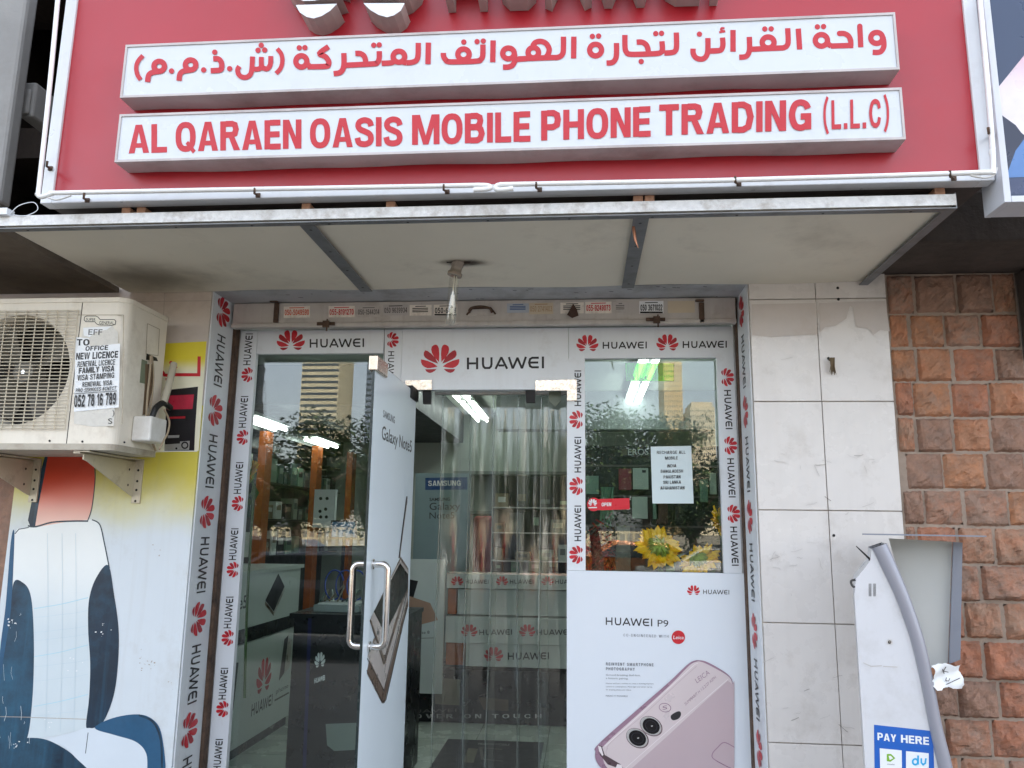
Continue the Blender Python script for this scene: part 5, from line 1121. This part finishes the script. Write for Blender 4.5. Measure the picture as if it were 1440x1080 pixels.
# left counter
CX = -2.168; cm = PX(CX, 1)
t = thing('display_counter', 'white display counter with phone pictures seen through the left window', 'counter', (CX, 1.6, 0))
mb = MB(m_cw); mb.box(-2.60, CX, .55, 2.62, .08, .70); mb.box(-2.6, CX-.012, .55, 2.62, .705, .80, m_cd); mb.box(-2.60, CX, .55, 2.62, .80, 1.14); mb.box(-2.62, CX+.02, .53, 2.64, 1.1405, 1.165); mb.box(-2.58, CX-.04, .57, 2.6, 0, .0795, m_cd)
cmap = FR((CX, 0, 0), (0, 1, 0), (0, 0, 1), (1, 0, 0))
mb.text('Note5', (1.30, .93), (1.64, .93), (0, .085), cmap, m_ink, bold=.01)
mb.poly([(1.95, .95), (2.12, .86), (2.30, 1.02), (2.16, 1.12)], cmap, m_ink); mb.poly([(1.95, .945), (2.12, .855), (2.12, .83), (1.95, .92)], cmap, br1); mb.poly([(2.12, .855), (2.30, 1.015), (2.30, .99), (2.12, .83)], cmap, br2)
emblem(mb, (2.02, .34), (.26, 0), (0, .30), cmap, E_); wordmark(mb, (1.84, .22), (2.20, .22), (0, .075), cmap, m_ink); mb.poly([(2.30, .36), (2.40, .40), (2.44, .66), (2.36, .64)], cmap, m_ink); mb.poly([(2.41, .40), (2.50, .42), (2.52, .62), (2.44, .64)], cmap, br2)
mb.poly([(1.3, .2), (1.5, .2), (1.52, .62), (1.38, .64)], cmap, mk('skin_print', (176, 140, 120), .5)); mb.poly([(1.42, .3), (1.55, .32), (1.58, .6), (1.46, .62)], cmap, m_ink); mb.text('phone', (2.26, .28), (2.5, .28), (0, .035), cmap, m_ink); mb.stroke([(2.24, .24), (2.52, .24)], .012, cmap, m_gry)
mb.build('counter_body', t)
# left wall cabinets: dark glass with orange wood posts, products inside
t = thing('wall_cabinet', 'dark wall cabinet with orange wood posts along the left side of the shop', 'cabinet', (-2.65, 2, 0))
mb = MB(m_shelf); mb.box(-2.745, -2.72, .42, 4.8, .2, 2.34)
for z in (1.2, 1.5, 1.8, 2.05): mb.box(-2.72, -2.56, .42, 4.8, z, z+.012)
mb.box(-2.74, -2.55, .42, 4.8, 2.20, 2.345); mb.build('cabinet_body', t)
for px, x_ in ((374, -2.5), (447, -2.46), (496, -2.3)):
    y = WX(px, 700, x_)[1]; MB(m_woodp).box(x_-.06, x_, y-.07, y+.07, .2, 2.2).build('wooden_post', t)
rs = random.Random(21); pcols = [mk('pack_%s' % n_, c_, .4, var=.1, vs=20) for n_, c_ in (('white', (205, 210, 205)), ('green', (120, 150, 130)), ('grey', (110, 118, 118)), ('black', (34, 36, 38)), ('teal', (70, 96, 92)), ('pale', (150, 164, 150)), ('tan', (130, 118, 96)))]
i = 0
for z in (1.215, 1.515, 1.815):
    y = .6
    while y < 4.6:
        h, d_ = rs.uniform(.09, .2), rs.uniform(.07, .16); c_ = rs.choice(pcols)
        o = MB(c_).box(-2.70, -2.58, y, y+d_, z, z+h).box(-2.5799, -2.5785, y+d_*.15, y+d_*.85, z+h*.5, z+h*.8, rs.choice(pcols)).build('product_box', origin=(-2.64, y+d_/2, z))
        tag(o, 'small product box on the shelves of the left wall cabinet', 'box', 'product boxes in the left wall cabinet'); y += d_+rs.uniform(.01, .09)
# dark standee and counter end behind the left pane
sy = 1.25; sm_ = PY(sy)
t = thing('display_stand', 'black display stand with white flower emblem behind the left window', 'display stand', tuple(W(460, 1000, sy)))
mb = MB(m_cd); a, b = W(414, 868, sy), W(565, 1080, sy); mb.box(a[0], b[0], sy, sy+.45, .02, a[2]); mb.box(a[0]-.02, b[0], sy-.03, sy+.5, a[2], a[2]+.025, m_cd)
mb.build('stand_body', t); mb = MB(m_paper)
emblem(mb, (450, 938), (15, -3), (0, -28), sm_, [m_paper], .001); mb.text('HUAWEI', (442, 961), (457, 956), (0, -7), sm_, m_paper, bold=.03, o=.001); mb.poly([(458, 1018), (508, 1016), (508, 1054), (470, 1056), (460, 1048)], sm_, mk('pale_patch', (120, 132, 126), .4), .001); mb.stroke([(436, 868), (428, 1080)], 5, sm_, mk('dark_blue', (30, 34, 84), .4), o=.001)
mb.build('stand_print', t)
# clutter on the stand: tray, tools, cables, tablet
ty_ = sy+.1; tz = a[2]+.026
mb = MB(mk('tray_grey', (150, 160, 160), .4, var=.1)); p = W(470, 840, ty_); mb.box(p[0]-.12, p[0]+.16, ty_-.02, ty_+.25, tz, tz+.04); mb.box(p[0]-.10, p[0]+.14, ty_, ty_+.23, tz+.0405, tz+.05, m_paper)
for i in range(9):
    x = p[0]-.1+.027*i; mb.tube([(x, ty_+.05, tz+.06), (x+rs.uniform(-.06, .06), ty_+.2, tz+.06+rs.uniform(0, .09))], .006, 6, rs.choice(pcols))
tag(mb.build('repair_tray', bevel=.003, origin=p), 'grey tray of tools and phone parts on the black stand', 'tray')
mb = MB(mk('cable_blue', (58, 84, 170), .4))
for k in range(3): mb.tube(catmull([(p[0]-.04+.07*k+.06*math.cos(q), ty_+.12, tz+.15+.09*math.sin(q)) for q in [0.3+.5*i for i in range(11)]], 3), .005, 6)
tag(mb.build('blue_cable', origin=p), 'coils of blue cable standing above the tool tray', 'cable')
p = W(483, 745, 1.6); mb = MB(m_ink); mb.box(p[0]-.085, p[0]+.085, 1.6, 1.612, p[2]-.055, p[2]+.06); mb.box(p[0]-.075, p[0]+.075, 1.598, 1.5995, p[2]-.045, p[2]+.05, mk('screen_picture', (110, 150, 190), .2, var=.4, vs=18)); mb.box(p[0]-.01, p[0]+.01, 1.613, 1.625, tz-.06, p[2])
tag(mb.build('tablet', origin=p), 'small dark tablet with a bluish screen on a thin stand', 'tablet')
p = W(456, 715, 1.9); mb = MB(m_paper); mb.box(p[0]-.075, p[0]+.075, 1.9, 1.94, p[2]-.13, p[2]+.13)
pk = PY(1.9)
for dx, dy in ((-5, -14), (4, -14), (-6, 4), (2, 1), (-5, 12), (3, 12)): mb.disc((456+dx, 715+dy), 2.4, 2.4, pk, m_ink, 10)
tag(mb.build('hanging_pack', origin=p), 'white pack printed with round black gadgets hanging in the left window', 'package')
# lit maker's panel and posters at the back left, seen through the open doorway
t = thing('back_display', 'tall grey blue phone display panel at the back of the shop', 'display panel', (-1.1, 3.5, 0)); k_ = 3.42; km2 = PY(k_)
mb = MB(mk('display_blue_grey', (130, 150, 156), .4, var=.05)); a, b = W(585, 660, k_), W(660, 700, k_); mb.box(a[0], b[0], k_, k_+.06, 0.1, 1.93)
mb.poly([(598, 672), (657, 671), (657, 688.5), (598, 689)], km2, mk('sign_blue', (44, 74, 122), .3, var=.1)); boldtext(mb, 'SAMSUNG', (602, 683.5), (648, 683), (0, -7.5), km2, m_paper, .17); mb.text('SAMSUNG', (604, 704.5), (633, 704), (0, -4.5), km2, m_ink, bold=.02); mb.text('Galaxy', (604, 717), (647, 716.5), (0, -10.5), km2, m_ink); mb.text('Note5', (604, 729.5), (639, 729), (0, -9.5), km2, m_ink)
mb.build('panel', t)
k_ = 2.74; km2 = PY(k_); t = thing('floor_standee', 'pale standee with a large phone picture beside the back counter', 'standee', tuple(W(600, 1000, k_)))
mb = MB(m_cw); a, b = W(560, 786, k_), W(621, 976, k_); mb.box(a[0], b[0], k_, k_+.03, b[2], a[2])
mb.poly([(560, 812), (588, 817), (580, 845), (560, 850)], km2, m_cd); mb.poly([(575, 838), (605, 848), (616, 872), (585, 880), (565, 872)], km2, mk('skin_print', (176, 140, 120), .5)); mb.poly([(562, 880), (580, 880), (584, 892), (574, 898), (562, 894)], km2, mk('blue_print', (70, 96, 140), .6))
mb.text('Mate 8', (585, 892), (604, 891), (0, -4.5), km2, m_ink); mb.stroke([(578, 898), (610, 897)], .8, km2, m_gry); mb.build('standee_board', t)
# back counter with emblem fascias
k_ = 2.80; km2 = PY(k_); t = thing('back_counter', 'stepped white back counter with rows of red emblems seen through the curtain', 'counter', (-.5, k_, 0))
mb = MB(m_cd); a = W(583, 943, k_)[0]; e = RX1-.01
zz = lambda y, Y=k_: W(700, y, Y)[2]
mb.box(a, e, k_+.03, 3.3, 0, zz(943)); mb.build('counter_base', t)
mb = MB(m_cw); x1 = W(627, 880, k_)[0]; x2 = W(655, 900, k_)[0]
mb.box(x1, e, k_-.01, 3.3, zz(905), zz(868)); mb.box(x2, e, k_+.01, 3.3, zz(938), zz(906)); mb.box(W(642, 850, k_)[0], e, k_+.05, 3.3, zz(866), zz(830)); mb.box(x1, e, k_-.005, 3.3, zz(828), zz(808)); mb.box(x1, x2-.01, k_+.04, 3.2, zz(938), zz(906), m_woodp); mb.box(x1, W(640, 850, k_)[0], k_+.06, 3.2, zz(866), zz(830), m_woodp)
mb.box(x1, e, k_, 3.28, zz(808), zz(805), m_chrome)
mk_m = PY(k_-.01)
for x in (660, 741.5): emblem(mb, (x, 895), (23, 0), (0, -23), mk_m, E_); wordmark(mb, (x+14, 893), (x+60, 892.5), (0, -7.6), mk_m, m_ink)
emblem(mb, (694, 930), (27, 0), (0, -27), km2, E_, -.008); wordmark(mb, (714, 928), (772, 927.5), (0, -10), km2, m_ink, o=-.008)
for x in (643, 706, 770): emblem(mb, (x, 823), (17, 0), (0, -17), mk_m, E_); wordmark(mb, (x+11, 821), (x+44, 821), (0, -6), mk_m, m_ink)
mb.build('fascia', t)
mb = MB(m_cd); mb.box(a, e, k_+.002, k_+.0295, .02, zz(943)-.002); mb.text('HUAWEI', (566, 1003), (642, 1001), (0, -5), km2, m_gry, o=.002); boldtext(mb, 'OVER ON TOUCH', (583, 1010), (762, 1010), (0, -6), km2, m_alu, .13, .35, o=.002); mb.poly([(610, 952), (648, 956), (646, 992), (612, 990)], km2, mk('dim_print', (112, 108, 92), .5), .001); mb.poly([(672, 980), (715, 984), (715, 1000), (680, 998)], km2, mk('dim_print2', (88, 76, 66), .5), .001); mb.build('base_print', t)
# things on and above the back counter
t = thing('glass_showcase', 'glass showcase of handsets on the right of the back counter', 'showcase', (.1, 3, zz(805)))
zc = zz(805)
mb = MB(m_shelf); mb.box(-.75, 1.1, 3.24, 3.28, zc, 1.9)
for z in (1.2, 1.42, 1.62): mb.box(-.72, 1.08, 2.9, 3.24, z, z+.008, m_alu)
mb.build('showcase_frame', t)
rs = random.Random(31); x = -.7
for z in (zc+.002, 1.21, 1.43, 1.63):
    x = -.7
    while x < .35:
        h, d_ = rs.uniform(.06, .16), rs.uniform(.05, .14)
        tag(MB(rs.choice(pcols)).box(x, x+d_, 2.98, 3.12, z, z+h).box(x+d_*.2, x+d_*.8, 2.9785, 2.9798, z+h*.35, z+h*.75, rs.choice(pcols)).build('phone_box', origin=(x+d_/2, 3.05, z)), 'small phone box standing in the glass showcase', 'box', 'phone boxes in the showcase'); x += d_+rs.uniform(.02, .1)
k_ = 4.8
mb = MB(mk('back_shelf', (120, 128, 126), .5, var=.1)); mb.box(-1.3, 1.1, 4.5, 4.84, 1.6, 1.63); mb.box(-1.3, 1.1, 4.5, 4.84, 2.0, 2.03); tag(mb.build('wall_shelf'), 'grey wall shelves high at the back of the shop', 'shelf')
# a shop assistant's red jacket is seen only as a blur: a bevelled box stands in for it
mb = MB(mk('red_cloth', (150, 62, 60), .9, var=.25, vs=9)); p = W(690, 770, 3.7); mb.box(p[0]-.16, p[0]+.16, 3.66, 3.74, p[2]-.22, p[2]+.28); tag(mb.build('red_jacket', bevel=.05, seg=3, origin=p), 'dull red jacket behind the back counter', 'jacket')
# floor mat
mb = MB(mk('mat_dark', (40, 42, 46), .6, var=.1)); P = [WZ(*p, .006) for p in ((640, 1040), (765, 1043), (752, 1120), (590, 1120))]
xa, xb, ya, yb = P[0][0]-.05, P[1][0], P[2][1]-.1, P[0][1]; mb.box(xa, xb, ya, yb, .001, .009)
mm_ = FR((xa, ya, .009), (1, 0, 0), (0, 1, 0), (0, 0, 1)); L_ = xb-xa; D_ = yb-ya
mb.text('HUAWEI MOBILE', (L_*.34, D_*.90), (L_*.66, D_*.90), (0, .05), mm_, m_alu); mb.poly([(L_*.28, D_*.55), (L_*.38, D_*.55), (L_*.36, D_*.82), (L_*.26, D_*.82)], mm_, mk('dim_print', (112, 108, 92), .5)); mb.stroke([(L_*.65, D_*.60), (L_*.45, D_*.62), (L_*.38, D_*.84), (L_*.6, D_*.82)], .02, mm_, m_gry); mb.text('HUAWEI Mate', (L_*.2, D_*.4), (L_*.5, D_*.4), (0, .04), mm_, m_alu)
tag(mb.build('floor_mat', origin=(xa, ya, 0)), 'dark printed mat on the pale tiled floor inside the doorway', 'mat')
# rack of accessories behind the right window
ry = 1.0; rk = PY(ry)
mb = MB(mk('rack_dark', (38, 44, 42), .5, var=.2)); a, b = W(800, 626, ry), W(1060, 850, ry); mb.box(a[0], b[0], ry+.02, ry+.06, .9, a[2])
for y in (655, 698, 740): p = W(900, y, ry); mb.box(a[0], b[0], ry+.01, ry+.0195, p[2]-.006, p[2]+.006, m_gry)
mb.poly([(868, 628), (914, 627), (914, 642), (868, 643)], PY(ry+.015), m_cd, .002); mb.text('EROS', (883, 640), (912, 639.5), (0, -9), PY(ry+.015), m_paper, bold=.01, o=.003); mb.poly([(874, 631), (882, 630.5), (882, 640), (874, 640)], PY(ry+.015), mk('dim_print', (112, 108, 92), .5), .003)
tag(mb.build('accessory_rack', origin=W(920, 750, ry)), 'dark accessory rack with EROS sign behind the right window', 'rack')
def pack(px, py, w_, h_, mat, lab, y=.93, print_=None):
    a, b = W(px-w_/2, py-h_/2, y), W(px+w_/2, py+h_/2, y); mb = MB(mat); mb.box(a[0], b[0], y, y+.018, b[2], a[2])
    if print_: mb.box(lerp(a[0], b[0], .6), lerp(a[0], b[0], .85), y-.001, y-.0001, lerp(b[2], a[2], .78), lerp(b[2], a[2], .9), print_)
    mb.tube([((a[0]+b[0])/2, y+.009, a[2]), ((a[0]+b[0])/2, y+.08, a[2]+.015)], .003, 6, m_chrome)
    tag(mb.build('hanging_pack', bevel=.003, origin=((a[0]+b[0])/2, y, a[2])), lab, 'phone case', 'cases hanging behind the right window')
wt_ = mk('case_white', (186, 200, 186), .35, var=.06); wi = mk('case_wine', (140, 44, 58), .4, var=.1); gr_ = mk('case_green', (116, 150, 130), .35, var=.1); br_ = mk('case_brown', (84, 48, 40), .5, var=.1)
for a in ((879, 674, 18, 30, wi, 'wine red phone case hanging right of the green cable bundle'), (901, 673, 22, 30, wt_, 'white phone case with a black corner hanging next to the wine red case', .93, m_cd), (900, 714, 22, 31, wt_, 'whitish green phone case hanging under the white one'), (833, 682, 18, 26, gr_, 'green phone case hanging at the left edge of the right window'), (880, 718, 14, 34, m_cd, 'black phone case hanging left of the whitish green one'), (931, 722, 17, 30, br_, 'brown leather phone case hanging under the paper notice'), (922, 715, 8, 30, gr_, 'narrow green pack between the whitish case and the brown case'), (955, 724, 12, 28, m_cd, 'black pack hanging right of the brown case'), (990, 690, 12, 32, gr_, 'green pack hanging right of the paper notice'), (1003, 680, 10, 30, wt_, 'pale pack hanging at the right edge of the right window'), (876, 758, 21, 38, mk('clear_pack', (140, 140, 128), .25, var=.2, vs=12), 'crinkled clear bag hanging below the black case'), (876, 790, 22, 26, mk('clear_pack2', (120, 128, 116), .25, var=.2, vs=12), 'lower crinkled clear bag near the window bottom')): pack(*a)
mb = MB(mk('cable_green', (96, 140, 112), .4, var=.15)); rs = random.Random(8)
for i in range(16):
    p = W(846+16*i/15, 685, .9+rs.uniform(-.02, .02)); mb.tube([p, p+Vector((rs.uniform(-.01, .01), 0, -.12)), p+Vector((rs.uniform(-.02, .02), 0, -.21))], .006, 6)
tag(mb.build('cable_bundle', origin=W(854, 683, .9)), 'bundle of green charging cables hanging behind the OPEN sticker', 'cables')
mb = MB(m_ink)
for i in range(14):
    p = W(848+18*i/13, 730, .9+rs.uniform(-.02, .02)); mb.tube([p, p+Vector((rs.uniform(-.02, .02), 0, -.1)), p+Vector((rs.uniform(-.03, .03), 0, -.2))], .004, 5)
tag(mb.build('cable_bundle', origin=W(857, 730, .9)), 'tangle of black earphone cables below the green cables', 'cables')
mb = MB(mk('tinsel_red', (150, 26, 34), .35, var=.3, vs=30)); c0 = W(842, 778, .8)
for i in range(260):
    u, v_, w_ = rs.gauss(0, .035), rs.gauss(0, .03), rs.gauss(0, .07); p = c0+Vector((u, v_, w_)); d_ = Vector((rs.uniform(-1, 1), rs.uniform(-1, 1), rs.uniform(-1, 1))).normalized()*.025; e_ = Vector((rs.uniform(-1, 1), rs.uniform(-1, 1), rs.uniform(-1, 1))).normalized()*.005
    mb.quad(p-d_-e_, p+d_-e_, p+d_+e_, p-d_+e_)
tag(mb.build('red_tinsel', origin=c0), 'clump of dark red tinsel at the lower left of the right window', 'tinsel')
# sunflowers standing in the window
m_pet = mk('petal_yellow', (252, 196, 16), .5, var=.18, vs=30, dirt=(220, 130, 30), da=.3, ds=20); m_sep = mk('sepal_green', (160, 176, 70), .6, var=.2, vs=30); m_stem = mk('stem_green', (88, 116, 70), .6, var=.2)
def sunflower(px, py, r_px, y, tilt, yaw, lab, seed):
    rs = random.Random(seed); c_ = W(px, py, y); r = r_px*1.08*(y+3.5)/1113
    t = thing('sunflower', lab, 'flower', tuple(c_), 'sunflowers in the right window')
    B = Matrix.Rotation(yaw, 3, 'Z') @ Matrix.Rotation(tilt, 3, 'X')
    T = lambda v: c_+B @ Vector(v)
    mb = MB(m_pet)
    for ring_, n_, k0 in ((0, 17, 1.), (1, 16, .92), (2, 12, .8)):
        for i in range(n_):
            a = 2*math.pi*(i+.5*ring_)/n_+rs.uniform(-.1, .1); L_ = r*k0*rs.uniform(.85, 1.08); wd = r*.15*rs.uniform(.8, 1.2); up = rs.uniform(-.15, .25)*r; vs = []
            for s_, w_ in ((.35, .5), (.55, 1.), (.8, .85), (1., .02)):
                for q in (-1, 0, 1): vs.append(T((math.cos(a)*L_*s_-math.sin(a)*wd*w_*q, -up*s_**2+(abs(q)*-.008)+.004*ring_-rs.uniform(0, .003), math.sin(a)*L_*s_+math.cos(a)*wd*w_*q)))
            mb.add(vs, [(j*3+k, j*3+k+1, j*3+k+4, j*3+k+3) for j in range(3) for k in range(2)], None, False)
    mb.build('petals', t)
    mb = MB(m_sep)
    for i in range(90):
        a = rs.uniform(0, 6.28); l = r*rs.uniform(.22, .46); s0 = r*rs.uniform(0, .2); d_ = -r*rs.uniform(.05, .32); w_ = r*.05
        ca, sa = math.cos(a), math.sin(a); mb.add([T((ca*s0-sa*w_, d_-.01, sa*s0+ca*w_)), T((ca*s0+sa*w_, d_-.01, sa*s0-ca*w_)), T((ca*l+sa*w_*.6, d_*.7-.01, sa*l-ca*w_*.6)), T((ca*l*1.15, d_*.5, sa*l*1.15)), T((ca*l-sa*w_*.6, d_*.7-.01, sa*l+ca*w_*.6))], [(0, 1, 2, 3, 4)])
    vs = []
    mb.tube([T((0, -.01, 0)), T((0, .006, 0)), T((0, .015, 0))], [r*.3, r*.42, r*.1], 14)
    mb.build('flower_head', t)
    mb = MB(m_stem); base = Vector((c_[0]+.03, c_[1]+.06, .55)); mb.tube(catmull([c_+Vector((0, .01, 0)), c_+Vector((.01, .03, -.10)), base.lerp(c_, .4), base], 4), .007, 8)
    for k in range(3):
        p = c_+Vector((rs.uniform(-.03, .05), rs.uniform(-.02, .05), -.09-.03*k)); d_ = Vector((rs.uniform(-.12, .12), -.01, rs.uniform(.02, .10))); n_ = d_.cross(Vector((0, 1, 0))).normalized()*.025
        mb.add([p, p+d_*.4+n_, p+d_, p+d_*.4-n_], [(0, 1, 2, 3)])
    mb.build('stem', t)
sunflower(925, 771, 31, .42, math.radians(-28), .25, 'largest yellow sunflower in the right window', 1)
sunflower(984, 790, 27, .43, math.radians(-45), -.7, 'sunflower low at the right, partly hidden by the poster', 2)
sunflower(1014, 738, 23, .42, math.radians(-30), 1.0, 'greenish sunflower half hidden behind the right band', 3)
sunflower(352, 672, 26, .75, math.radians(-20), -1.1, 'yellow sunflower half hidden behind the left band', 4)

# ------------------------------------------------------------------ the street opposite (seen mirrored in the glass)
m_leaf = [mk('leaf_%s' % n_, c_, .6, var=.3, vs=3) for n_, c_ in (('dark', (44, 64, 34)), ('mid', (66, 88, 44)), ('light', (96, 116, 58)))]
m_bark = mk('bark', (96, 80, 64), .9, var=.25, bump=.5)
def tree(x, y, h, cw, lab, seed, name='street_tree'):
    rs = random.Random(seed); t = thing(name, lab, 'tree', (x, y, -.14), 'trees across the street')
    mb = MB(m_bark); top = h*.34; mb.tube([(x, y, -.14), (x+.05, y, top*.5), (x-.05, y, top)], [.17, .13, .10], 10); tips = []
    for i in range(9):
        a = rs.uniform(0, 6.28); l = cw*rs.uniform(.4, .95); e = Vector((x+l*math.cos(a), y+l*math.sin(a), top+rs.uniform(.1, .5)*h)); m_ = Vector((x, y, top)).lerp(e, .5)+Vector((0, 0, .2)); mb.tube([(x-.05, y, top-.05), m_, e], [.08, .05, .015], 6); tips += [e, m_]
    mb.build('trunk', t); mb = MB(m_leaf[0])
    for i in range(70):
        e = rs.choice(tips); c_ = e+Vector((rs.gauss(0, cw*.22), rs.gauss(0, cw*.22), rs.gauss(0, h*.07))); R_ = rs.uniform(.25, .55)
        for j in range(120):
            d_ = Vector((rs.gauss(0, 1), rs.gauss(0, 1), rs.gauss(0, 1))).normalized()*R_*rs.random()**.4; p = c_+d_; u = Vector((rs.uniform(-1, 1), rs.uniform(-1, 1), rs.uniform(-.6, .6))).normalized(); v_ = u.orthogonal().normalized(); s_ = rs.uniform(.035, .075)
            mb.add([p-u*s_, p+v_*s_*.4, p+u*s_, p-v_*s_*.4], [(0, 1, 2, 3)], m_leaf[rs.choice((0, 0, 1, 1, 2))])
    mb.build('crown', t)
tree(-6.4, -13.5, 4.6, 1.7, 'leafy tree mirrored in the left window', 1); tree(-4.4, -14.5, 4.9, 1.6, 'second leafy tree mirrored beside the door', 2); tree(.3, -13.5, 4.6, 1.2, 'leafy tree mirrored at the left of the right window', 3); tree(1.6, -15.5, 4.9, 1.2, 'leafy tree mirrored in the middle of the right window', 4); tree(4.1, -14, 3.6, 1.1, 'small tree mirrored at the right edge of the right window', 5); tree(-10.5, -15, 5.0, 1.9, 'tree farther left across the street', 6); tree(-8.3, -16.5, 4.2, 1.9, 'low bushy tree between the two trees at the left', 7); tree(-2.6, -16, 4.0, 1.9, 'low bushy tree mirrored behind the strip curtain', 8); tree(2.9, -17, 3.8, 1.6, 'low bushy tree right of the middle one across the street', 9); tree(-5.6, -17, 3.8, 1.8, 'low bushy tree behind the left pair', 10); tree(6.4, -16, 4.2, 1.8, 'tree farthest right across the street', 11)
def tower(x0, x1, y, dep, h, c, bands, lab):
    t = thing('tower_block', lab, 'building', ((x0+x1)/2, y, -.3)); m_ = mk('tower_%d' % c[0], c, .8, var=.06, vs=.3); mb = MB(m_); mb.box(x0, x1, y-dep, y, -.3, h); mb.box(x0+1, x1-1, y-dep+1, y-1, h, h+3); mb.build('wall', t)
    mb = MB(mk('tower_glass', (70, 78, 84), .2, var=.2, vs=.5)); z = 4
    while z < h-1:
        if bands: mb.box(x0+.3, x1-.3, y+.005, y+.06, z, z+1.3)
        else:
            n_ = int((x1-x0)/1.1)
            for i in range(n_): mb.box(x0+.4+i*(x1-x0-.4)/n_, x0+.4+i*(x1-x0-.4)/n_+.45, y+.005, y+.06, z, z+1.2)
        z += 3.1
    mb.build('window', t)
tower(50, 61, -475, 34, 230, (214, 182, 130), False, 'tall golden tower block mirrored in the right window'); tower(-146, -126, -392, 26, 200, (206, 194, 164), True, 'cream banded tower block mirrored in the left window'); tower(-118, -104, -416, 26, 190, (120, 132, 150), True, 'slim blue grey tower beside the cream one'); tower(62, 76, -452, 30, 72, (216, 200, 170), False, 'lower cream block beside the golden tower')
tower(-80, -50, -80, 14, 11, (206, 204, 198), False, 'wide pale block far to the left'); tower(-24, -3, -70, 12, 4.2, (200, 196, 188), False, 'long low pale block across the road'); tower(26, 60, -76, 14, 11, (190, 188, 184), False, 'wide block far to the right')
bl = thing('balustrade', 'pale railing along the far pavement', 'railing', (-5, -28, -.14)); mb = MB(mk('rail_cream', (214, 196, 160), .7, var=.08))
for z in (.5, .95, 1.35): mb.box(-16, 2.4, -28.05, -27.95, z, z+.09)
for i in range(62): mb.box(-16+.3*i, -15.9+.3*i, -28.04, -27.96, -.14, 1.4)
mb.build('rails', bl)
def car(x, y, heading, col, lab, van=False):
    t = thing('parked_car', lab, 'car', (x, y, -.28), 'cars in the street'); c_, s_ = math.cos(heading), math.sin(heading)
    T = lambda a, b, z: (x+a*c_-b*s_, y+a*s_+b*c_, -.28+z); mb = MB(col)
    prof = [(-2.2, .35), (-2.25, .6), (-2.15, .85), (-1.5, .95), (-.75, 1.38), (.7, 1.42), (1.45, 1.0), (2.1, .9), (2.2, .55), (2.15, .33)]
    wv = [.80, .84, .84, .84, .62, .62, .80, .84, .82, .80]; n_ = len(prof)
    A = [T(p[0], -w_, p[1]) for p, w_ in zip(prof, wv)]; B = [T(p[0], w_, p[1]) for p, w_ in zip(prof, wv)]
    mb.add(A+B, [tuple(range(n_)), tuple(range(n_, 2*n_))]+[(i, (i+1) % n_, n_+(i+1) % n_, n_+i) for i in range(n_)]); mb.build('body', t, bevel=.06, seg=3)
    mb = MB(mk('car_glass', (20, 24, 28), .08))
    for q in (-1, 1): mb.add([T(-1.2, q*.79, 1.03), T(-.68, q*.655, 1.34), T(.62, q*.655, 1.36), T(1.25, q*.79, 1.04)], [(0, 1, 2, 3)])
    mb.add([T(.78, -.6, 1.40), T(.78, .6, 1.40), T(1.42, .76, 1.03), T(1.42, -.76, 1.03)], [(0, 1, 2, 3)]); mb.add([T(-.82, -.6, 1.37), T(-.82, .6, 1.37), T(-1.47, .78, .99), T(-1.47, -.78, .99)], [(0, 1, 2, 3)])
    ob = mb.build('window', t); sol = ob.modifiers.new('thick', 'SOLIDIFY'); sol.thickness = .02; sol.offset = 0
    for a in (-1.35, 1.35):
        for q in (-1, 1): MB(mk('tyre', (26, 26, 27), .8)).tube([T(a, q*.68, .32), T(a, q*.86, .32)], .32, 20).tube([T(a, q*.86, .32), T(a, q*.87, .32)], .2, 14, m_alu).build('wheel', t)
pnt = lambda n_, c_: mk('car_'+n_, c_, .2, .2, var=.02, coat=.6)
car(-3.6, -7.2, .05, pnt('dark', (46, 50, 58)), 'dark car parked in front of the shop, mirrored in the left window'); car(3.4, -14.5, .1, pnt('white', (150, 149, 146)), 'white car passing on the road, mirrored in the right window'); car(1.5, -18.5, 3.1, pnt('orange', (190, 110, 50)), 'orange taxi on the far lane'); car(-8.5, -18, 3.1, pnt('silver', (170, 172, 174)), 'silver car on the far lane'); car(-1.0, -22.5, 0, pnt('red', (150, 40, 40)), 'red car parked on the far side of the road')

bpy.data.objects.remove(_fo); bpy.data.curves.remove(_fc)
